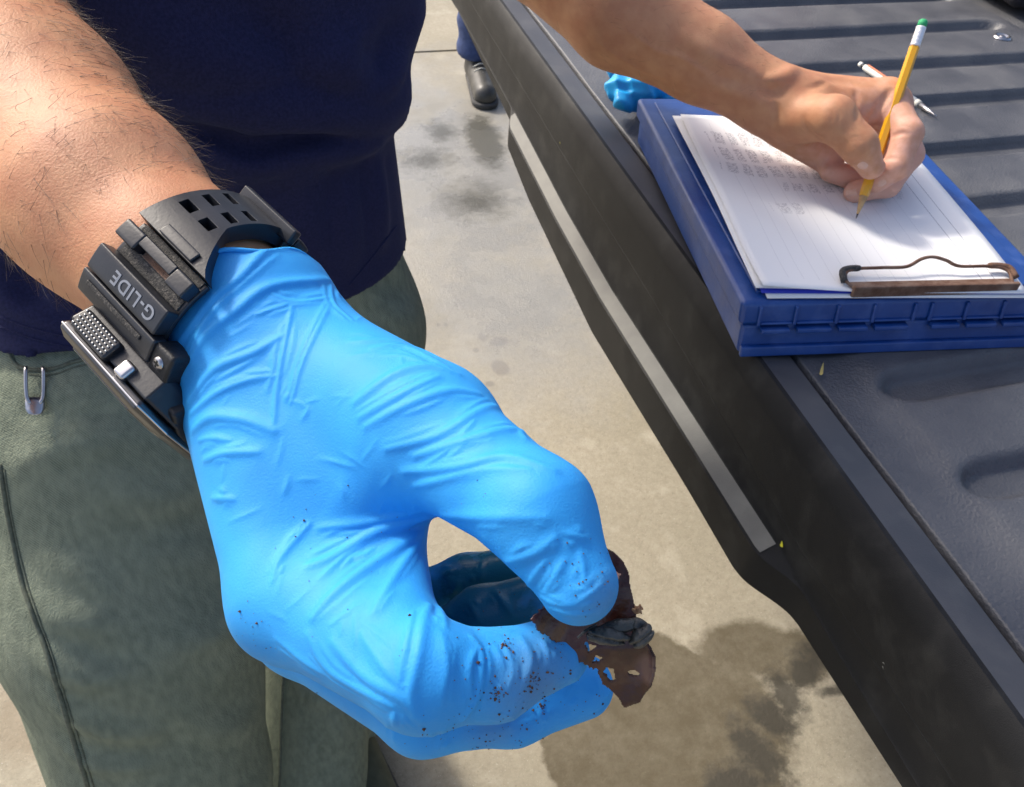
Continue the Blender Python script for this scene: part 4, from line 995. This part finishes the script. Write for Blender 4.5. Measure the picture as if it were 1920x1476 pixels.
for t0, t1 in hth:
    for a_, b_ in rows:
        vs = [bm.verts.new(cyl(t, r, q)) for r in (RI+.0016, .040) for q in (a_, b_) for t in (t0, t1)]
        for q in ((0, 2, 3, 1), (4, 5, 7, 6), (0, 1, 5, 4), (2, 6, 7, 3), (0, 4, 6, 2), (1, 3, 7, 5)): bm.faces.new([vs[i] for i in q])
tmp_b = from_bm('cutter', bm, M_RESIN)
bo = tmp_a.modifiers.new('cut', 'BOOLEAN'); bo.object = tmp_b; bo.operation = 'DIFFERENCE'; bo.solver = 'EXACT'
me = bpy.data.meshes.new_from_object(tmp_a.evaluated_get(bpy.context.evaluated_depsgraph_get()))
for o_ in (tmp_a, tmp_b): bpy.data.objects.remove(o_)
holed = link(bpy.data.objects.new('strap_plate', me), watch)
for p_ in me.polygons: p_.use_smooth = True
bv_ = holed.modifiers.new('bevel', 'BEVEL'); bv_.width = .0005; bv_.segments = 2; bv_.limit_method = 'ANGLE'; bv_.angle_limit = .7
holed.modifiers.new('wn', 'WEIGHTED_NORMAL')
patch('plate_tab', 77, 83.0, .014, .030, .0363, .0372, M_RESIN, watch)
patch('strap_groove', 84.2, 88.3, .006, .036, .0322, .0327, M_RESIN2, watch, bevel=0)
patch('ridge', 88.6, 98.2, .0035, .0130, .0322, .0372, M_RESIN, watch); patch('ridge', 88.6, 94.2, .0130, .0290, .0322, .0372, M_RESIN, watch, bevel=.0004); patch('ridge', 88.6, 98.2, .0290, .0372, .0322, .0372, M_RESIN, watch)
patch('strap_groove', 98.6, 105.0, .006, .036, .0322, .0327, M_RESIN2, watch, bevel=0)
patch('slot_glow', 94.6, 98.0, .0136, .0284, .0322, .0326, M_RUST, watch, bevel=0)  # brown slab in the slot: a warm glow put into the colour
gl_r = patch('ridge', 105.5, 119.5, .003, .0380, .0322, .0376, M_RESIN, watch)
patch('ridge', 121.0, 134.0, .002, .0395, .0322, .0372, M_RESIN, watch); patch('ridge', 124.5, 127.0, .006, .034, .0372, .0378, M_RESIN2, watch, bevel=.0002)
kp = patch('keeper', 14, 20, .0025, .0300, .0336, .0390, M_RESIN, watch)
for s in (.0085, .0215): patch('keeper_stud', 9.5, 12.5, s, s+.004, .0336, .0388, M_STEEL, watch)
patch('buckle', -4, 9, .004, .0285, .0336, .0372, M_RESIN, watch)
# lettering on the ridge
def lettering(txt, th, s_start, size, r, parent):
    cu = bpy.data.curves.new('lettering', 'FONT'); cu.body = txt; cu.size = size; cu.extrude = .00008; cu.offset = .00008; cu.align_x = 'CENTER'; cu.align_y = 'CENTER'; cu.space_character = 1.12
    tmp = bpy.data.objects.new('lettering', cu); COL.objects.link(tmp); dg = bpy.context.evaluated_depsgraph_get()
    me = bpy.data.meshes.new_from_object(tmp.evaluated_get(dg)); COL.objects.unlink(tmp); bpy.data.objects.remove(tmp)
    for v in me.vertices:
        x, y, z = v.co; v.co = cyl(th+math.degrees(y*1.0/r), r+z+.00012, s_start-x)
    me.materials.clear(); me.materials.append(M_PRINT)
    return link(bpy.data.objects.new('lettering', me), parent)
lettering('G-LIDE', 112.5, .0245, .0062, .0376, gl_r)
# case
TC = 176
cn_ = E1*math.cos(math.radians(TC))+E2*math.sin(math.radians(TC)); ct = np.cross(cn_, WA)
if ct.dot(E2) < 0: ct = -ct
KF = Frame(cyl(TC, .0300, .0285), WA, ct, cn_)
OCT = [(-.026, -.013), (-.019, -.023), (.019, -.023), (.026, -.013), (.026, .013), (.019, .023), (-.019, .023), (-.026, .013)]
def loft(name, levels, material, parent, outline=OCT, bevel=.0008, off=(0, 0)):
    bm = bmesh.new(); R = []
    for n_, sc in levels: R.append([bm.verts.new(KF(a*sc+off[0], b*sc+off[1], n_)) for a, b in outline])
    k = len(outline)
    for i in range(len(R)-1):
        for j in range(k): bm.faces.new((R[i][j], R[i][(j+1) % k], R[i+1][(j+1) % k], R[i+1][j]))
    bm.faces.new(R[0][::-1]); bm.faces.new(R[-1]); return from_bm(name, bm, material, parent, bevel=bevel)
case = loft('case', [(-.005, .95), (-.003, 1.0), (.0042, 1.04), (.0052, 1.02)], M_RESIN, watch)
loft('bezel', [(.0053, 1.0), (.0066, 1.05), (.0088, 1.045), (.0104, .93)], mat('dark_steel', (.10, .10, .105), (.06, .06, .065), 60, .3, metal=.9), watch)
loft('bezel_rim', [(.0072, 1.062), (.0080, 1.062)], M_STEEL, watch, bevel=.0003)
loft('crystal', [(.0100, .80), (.0112, .78)], M_GLASS, watch, bevel=.0003)
gb = box('side_button', KF, (-.017, .001, .0215, .0262, -.001, .0062), M_RESIN, watch, .001, 3)
for i in range(11):
    for j in range(5):
        o_ = .0007*(j % 2)
        box('knurl', KF, (-.0163+i*.0015+o_, -.0155+i*.0015+o_, .0262, .0266, -.0005+j*.0013, .0001+j*.0013), M_KNURL, gb, .0001, 1)
box('side_button', KF, (.0055, .0105, .0215, .0258, .0005, .0062), M_STEEL, watch, .0012, 3)
M_BLKR = mat('black_rubber', (.006, .007, .009), (.012, .012, .014), 80, .5, .2, 900)
patch('case_end', 121, 146, .0385, .0480, .0262, .0362, M_BLKR, watch, bevel=.0014)
patch('case_end', 146.5, 196, .0420, .0555, .0262, .0372, M_BLKR, watch, bevel=.0016)
patch('end_button', 150, 166, .0455, .0525, .0373, .0384, M_BLKR, watch, bevel=.0010)
tq = math.radians(129.5); er_ = E1*math.cos(tq)+E2*math.sin(tq)
SF = Frame(cyl(129.5, .0361, .0432), np.cross(WA, er_), WA, er_)
V = []; F = []
for r, h in ((.0, .0009), (.0012, .0009), (.0019, .0007), (.0021, 0)):
    for a in range(18): V.append(SF(r*math.cos(a*PI/9), r*math.sin(a*PI/9), h))
for i in range(3):
    for a in range(18): F.append((i*18+a, i*18+(a+1) % 18, (i+1)*18+(a+1) % 18, (i+1)*18+a))
scr = mk('screw', V, F, M_STEEL, watch)
for u_, v_ in ((.0011, .00028), (.00028, .0011)): box('screw_slot', SF, (-u_, u_, -v_, v_, .0009, .00105), M_DARK, scr, 0)

# ------------------------------------------------------------------ what the glove holds
from math import hypot
def inside(poly, x, y):
    c = np.zeros(x.shape, bool); n = len(poly)
    for i in range(n):
        x0, y0 = poly[i]; x1, y1 = poly[(i+1) % n]
        if y0 == y1: continue
        c ^= ((y0 > y) != (y1 > y)) & (x < (x1-x0)*(y-y0)/(y1-y0)+x0)
    return c
LEAF = [(1105, 1010), (1123, 1020), (1150, 1033), (1170, 1053), (1180, 1075), (1182, 1098), (1189, 1128), (1195, 1160), (1205, 1195), (1220, 1214), (1227, 1232), (1228, 1256), (1221, 1286), (1200, 1316), (1170, 1327), (1158, 1306),
        (1133, 1283), (1123, 1271), (1122, 1256), (1108, 1252), (1085, 1238), (1073, 1221), (1048, 1206), (1018, 1190), (998, 1170), (995, 1158), (1015, 1140), (1050, 1110), (1085, 1060)]
HOLES = [(1144, 1263, 8, 14, -.5), (1188, 1261, 10, 5, .3), (1106, 1213, 9, 5, .4), (1121, 1235, 6, 6, .0)]
st = 1.6
gx, gy = np.meshgrid(np.arange(985, 1240, st), np.arange(1000, 1335, st), indexing='ij')
rag = np.clip((1150-gx)/40, .15, 1)*(gy > 1130)
jx = gx+rag*(2.2*np.sin(gy*.31)+1.6*np.sin(gy*.83+gx*.2)); jy = gy+rag*(2.0*np.sin(gx*.27+1)+1.4*np.sin(gx*.71))
ins = inside(LEAF, jx, jy)
for hx, hy, ha, hb, hr in HOLES:
    c_, s_ = math.cos(hr), math.sin(hr); wob_ = 2.2*np.sin(gx*.25+gy*.2+hx)+1.2*np.sin(gy*.6); u_ = (jx-hx+wob_)*c_+(jy-hy)*s_; v_ = -(jx-hx)*s_+(jy-hy)*c_
    ins &= (u_/ha)**2+(v_/hb)**2 > 1
dep = .2125+.0042*np.clip((gy-1215)/100, 0, 1.2)+.0012*np.sin((gx-1000)/46)+.0004*np.sin(gy/21+gx/33)+.00012*np.sin(gx/7+gy/11)
dep -= .0035*np.clip((gx-1200)/28, 0, 1)**2*(gy > 1180)+.003*np.clip((1060-gx)/60, 0, 1)
dep += .0015*np.clip((1100-gy)/80, 0, 1)
pts = EYE+np.stack([(gx-CX)/FPX*dep, (gy-CY)/FPX*dep, dep], -1).reshape(-1, 3) @ RW.T
n1, n2 = gx.shape; ii = np.arange(n1*n2).reshape(n1, n2)
q = np.stack([ii[:-1, :-1], ii[1:, :-1], ii[1:, 1:], ii[:-1, 1:]], -1).reshape(-1, 4); iv = ins.ravel(); q = q[iv[q].all(1)]
used = np.unique(q); re_ = np.full(n1*n2, -1); re_[used] = np.arange(len(used))
leaf = mk('leaf_scrap', pts[used], re_[q], M_BROWN)
so = leaf.modifiers.new('solid', 'SOLIDIFY'); so.thickness = .0009; so.offset = 0
tag(leaf, 'torn dark brown leathery scrap pinched between the blue thumb and fingertips', 'leaf scrap')
def ell(p, c, ax_, r):
    q = ((p-c.astype(np.float32)) @ np.array(ax_, np.float32).T)/np.array(r, np.float32); k = np.sqrt((q*q).sum(1)); return (k-1)*min(r)
def camaxes(rot, tilt=0):
    u = RW @ np.array([math.cos(rot), math.sin(rot), tilt]); v = RW @ np.array([-math.sin(rot), math.cos(rot), 0]); u /= np.linalg.norm(u); v -= u*v.dot(u); v /= np.linalg.norm(v)
    return [u, v, np.cross(u, v)]
shell_f = Folds()
SH = [('shell', P(1139, 1193, .2045), camaxes(.12), (.0056, .0022, .0026)), ('shell', P(1203, 1193, .2050), camaxes(-.75), (.0036, .0024, .0024)), ('shell', P(1163, 1174, .2060), camaxes(-.15), (.0044, .0019, .0022)),
      ('shell', P(1196, 1172, .2065), camaxes(.3), (.0026, .0018, .0020)), ('shell', P(1121, 1182, .2060), camaxes(-.45), (.0030, .0009, .0012))]
shellm = empty('shell_cluster', SH[0][1]); tag(shellm, 'small dark grey ribbed shells clustered below the blue thumb tip', 'shells')
for k, (nm, c, ax_, r) in enumerate(SH):
    def fs(p, c=c, ax_=ax_, r=r, k=k):
        d = ell(p, c, ax_, r); q = (p-c.astype(np.float32)) @ np.array(ax_, np.float32).T
        d = d+.00010*np.sin(q[:, 1]/r[1]*7+k)+.00008*np.sin(q[:, 0]*1900+q[:, 1]*700)
        if k < 2: d = d+.0006*np.exp(-((q[:, 1]-.0003-.12*q[:, 0])/.00025)**2)
        return d.astype(np.float32)
    mk(nm, *sdf_mesh(fs, c-.008, c+.008, .00035), M_SHELL, shellm)
tubeo('feeler', spline([P(1118, 1172, .2055), P(1098, 1183, .2045), P(1083, 1196, .2045)], 5), [.0004]*8+[.0003]*3, M_SHELL, shellm, 6)
def crumb(c, r, material, label, seed):
    c = np.array(c); k = np.random.default_rng(seed).uniform(0, 6, 6)
    def f(p):
        q = (p-c.astype(np.float32))/np.float32(r); d = np.sqrt((q*q*np.array([1, 1.6, 1.2], np.float32)).sum(1))-1
        return ((d+.28*np.sin(q[:, 0]*3+k[0])*np.sin(q[:, 1]*4+k[1])+.2*np.sin(q[:, 2]*5+k[2])+.12*np.sin(q[:, 0]*9+k[3]))*r*.6).astype(np.float32)
    return tag(mk('debris_crumb', *sdf_mesh(f, c-r*1.8, c+r*1.8, r/7), material), label, 'crumb')
crumb(P(447, 1188, .238), .0012, M_CRUMB, 'tan crumb stuck on the blue glove knuckle', 1)
crumb(P(1049, 885, .211), .0012, mat('rust_crumb', (.22, .05, .02), (.10, .03, .02), 900, .6), 'reddish crumb stuck on the blue thumb joint', 2)
crumb(P(1150, 1080, .2015), .0013, mat('pink_crumb', (.45, .24, .17), (.3, .13, .08), 900, .6), 'pinkish crumb stuck beside the blue thumb tip', 3)
crumb(P(1196, 1143, .2100), .0012, M_CRUMB, 'tan crumb on the brown scrap above the grey shells', 4)
# grit smeared over the fingers
px = np.concatenate([np.stack([rng.normal(1000, 75, 150), rng.normal(1275, 62, 150)], 1), np.stack([rng.normal(930, 120, 60), rng.normal(1380, 18, 60)], 1), np.stack([rng.normal(1090, 40, 35), rng.normal(1090, 45, 35)], 1),
                     np.stack([rng.uniform(480, 1000, 45), rng.uniform(900, 1300, 45)], 1), np.stack([rng.normal(470, 22, 18), rng.normal(1180, 25, 18)], 1),
                     np.stack([rng.normal(930, 8, 40), rng.normal(1305, 10, 40)], 1), np.stack([rng.normal(1000, 8, 30), rng.normal(1275, 8, 30)], 1), np.stack([rng.normal(1018, 3, 25), rng.normal(1330, 10, 25)], 1), np.stack([rng.normal(945, 9, 20), rng.normal(1205, 6, 20)], 1)])
hits = trace_many(f_glove, px, .12, .4); hits = hits[~np.isnan(hits[:, 0])]
V = []; F = []
for h in hits:
    r = rng.choice([.00014, .0002, .0003, .0005], p=[.45, .3, .18, .07]); o = len(V)
    for a, b_, c_ in ((1, 0, 0), (-1, 0, 0), (0, 1, 0), (0, -1, 0), (0, 0, 1), (0, 0, -1)): V.append(h+np.array([a, b_, c_])*r*rng.uniform(.5, 1.3, 3))
    for t in ((0, 2, 4), (2, 1, 4), (1, 3, 4), (3, 0, 4), (2, 0, 5), (1, 2, 5), (3, 1, 5), (0, 3, 5)): F.append(tuple(o+k for k in t))
grit = mk('grit', V, F, M_GRIT, smooth=False); tag(grit, 'dark specks of grit smeared over the gloved fingers', 'grit', kind='stuff')

# ------------------------------------------------------------------ spare glove crumpled on the tailgate
gc = onz(1215, 172, .895); sg_f = Folds()
SG = [([(1158, 165), (1200, 168), (1275, 160)], .018), ([(1156, 135), (1190, 145), (1260, 135)], .014), ([(1165, 190), (1215, 190), (1290, 190)], .013), ([(1240, 150), (1300, 165), (1340, 180)], .016)]
SGP = [([onz(a, b, .8985+.012*math.sin(i*2.1+a)) for i, (a, b) in enumerate(l)], r) for l, r in SG]
def f_spare(p):
    d = None
    for l, r in SGP:
        e_ = chain(p, l, [r*.8, r, r*.8], .006); d = e_ if d is None else smin(d, e_, .004)
    d = d+.0022*np.abs(np.sin(p[:, 0]*150+p[:, 2]*120+np.sin(p[:, 1]*90)*1.5))+.0018*np.abs(np.sin(p[:, 1]*190+p[:, 2]*150+p[:, 0]*60))-.002
    return np.maximum(d, .8822-p[:, 2]).astype(np.float32)
allp = np.concatenate([np.array(l) for l, r in SGP])
spare = mk('spare_glove', *sdf_mesh(f_spare, allp.min(0)-.03, allp.max(0)+.03, .002), M_GLOVE2)
tag(spare, 'crumpled empty blue glove lying on the tailgate beyond the clipboard', 'glove')

# black pouch at the far side of the bed
bagc = np.array([1.20, 1.13, .885])
def f_bag(p):
    q = np.abs(p-np.array([1.24, 1.16, .93], np.float32))-np.array([.10, .10, .028], np.float32)
    return (np.sqrt((np.maximum(q, 0)**2).sum(1))+np.minimum(q.max(1), 0)-.018+.002*np.sin(p[:, 0]*60)*np.sin(p[:, 1]*50)).astype(np.float32)
bag = mk('pouch', *sdf_mesh(f_bag, (1.08, 1.0, .86), (1.4, 1.32, 1.0), .005), M_BLACKF)
tag(bag, 'black fabric pouch with pale piping lying at the far end of the tailgate', 'pouch')
for zz in (.905, .962):
    loop = [(1.24+s1*.119, 1.16+s2*.119, zz) for s1, s2 in ((-1, .6), (-1, -.6), (-.86, -.9), (-.6, -1), (.6, -1), (.9, -.9), (1, -.6), (1, .6))]
    tubeo('piping', spline(loop, 6), .0032, M_PALE, bag, 8)

# ------------------------------------------------------------------ bystander whose shoe shows beyond the tailgate
bx = onz(905, 203, 0)
by = empty('person', (bx[0]+.05, bx[1]+.25, 0)); tag(by, 'bystander in blue jeans and worn dark leather shoes beyond the tailgate', 'person')
s1 = shoe('shoe', (bx[0]+.035, bx[1]+.20, 0), -.12, by); shoe('shoe', (bx[0]+.33, bx[1]+.25, 0), .25, by)
a1 = np.array([bx[0]+.03, bx[1]+.23, .11]); a2 = np.array([bx[0]+.33, bx[1]+.28, .11]); hp = np.array([bx[0]+.18, bx[1]+.36, .95])
def f_bj(p):
    d = np.minimum(chain(p, [a1, a1+np.array([.02, .05, .42]), hp-np.array([.09, 0, 0])], [.066, .075, .10], .03), chain(p, [a2, a2+np.array([-.02, .03, .42]), hp+np.array([.09, 0, 0])], [.062, .075, .10], .03))
    d = smin(d, seg(p, hp-np.array([.07, 0, -.03]), hp+np.array([.07, 0, .03]), .12, .12), .04)
    return np.maximum(d+.004*np.sin(p[:, 2]*70+p[:, 0]*40), .085-p[:, 2]).astype(np.float32)
mk('jeans', *sdf_mesh(f_bj, (bx[0]-.2, bx[1]-.05, .06), (bx[0]+.55, bx[1]+.65, 1.12), .011), M_BJEANS, by)
def f_bs(p):
    z = p[:, 2]; c = hp
    d = ((np.abs((p[:, 0]-c[0])/np.interp(z, [1, 1.3, 1.45], [.18, .22, .10]))**2.2+np.abs((p[:, 1]-c[1])/np.interp(z, [1, 1.3, 1.45], [.125, .13, .08]))**2.2)**(1/2.2)-1)*.11
    d = np.maximum(d, np.maximum(.92-z, z-1.46)).astype(np.float32)
    for s in (-1, 1): d = smin(d, chain(p, [c+np.array([s*.19, 0, .43]), c+np.array([s*.25, .02, .14])], [.07, .055], .02), .04)
    return d
mk('shirt', *sdf_mesh(f_bs, hp-np.array([.42, .25, .1]), hp+np.array([.42, .25, .58]), .012), M_SHIRT, by)
def f_bb(p):
    c = hp+np.array([0, -.02, .70]); q = (p-c.astype(np.float32))/np.array([.078, .098, .118], np.float32); d = (np.sqrt((q*q).sum(1))-1)*.078
    d = smin(d, seg(p, c+np.array([0, -.09, .02]), c+np.array([0, -.112, -.02]), .010, .015), .012)
    d = smin(d, seg(p, c+np.array([0, .01, -.06]), c+np.array([0, .02, -.24]), .055, .06), .03)
    for s in (-1, 1):
        d = np.minimum(d, chain(p, [hp+np.array([s*.245, .02, .17]), hp+np.array([s*.26, -.02, -.06]), hp+np.array([s*.25, -.05, -.14])], [.048, .032, .03], .02))
        for k in range(4): d = smin(d, seg(p, hp+np.array([s*.25, -.075+.02*k, -.15]), hp+np.array([s*.245, -.085+.022*k, -.23]), .011, .008), .008)
        d = smin(d, seg(p, hp+np.array([s*.25, -.07, -.12]), hp+np.array([s*.23, -.115, -.17]), .012, .009), .008)
    return d
mk('body', *sdf_mesh(f_bb, hp-np.array([.4, .22, .3]), hp+np.array([.4, .22, .88]), .007), M_SKIN, by)
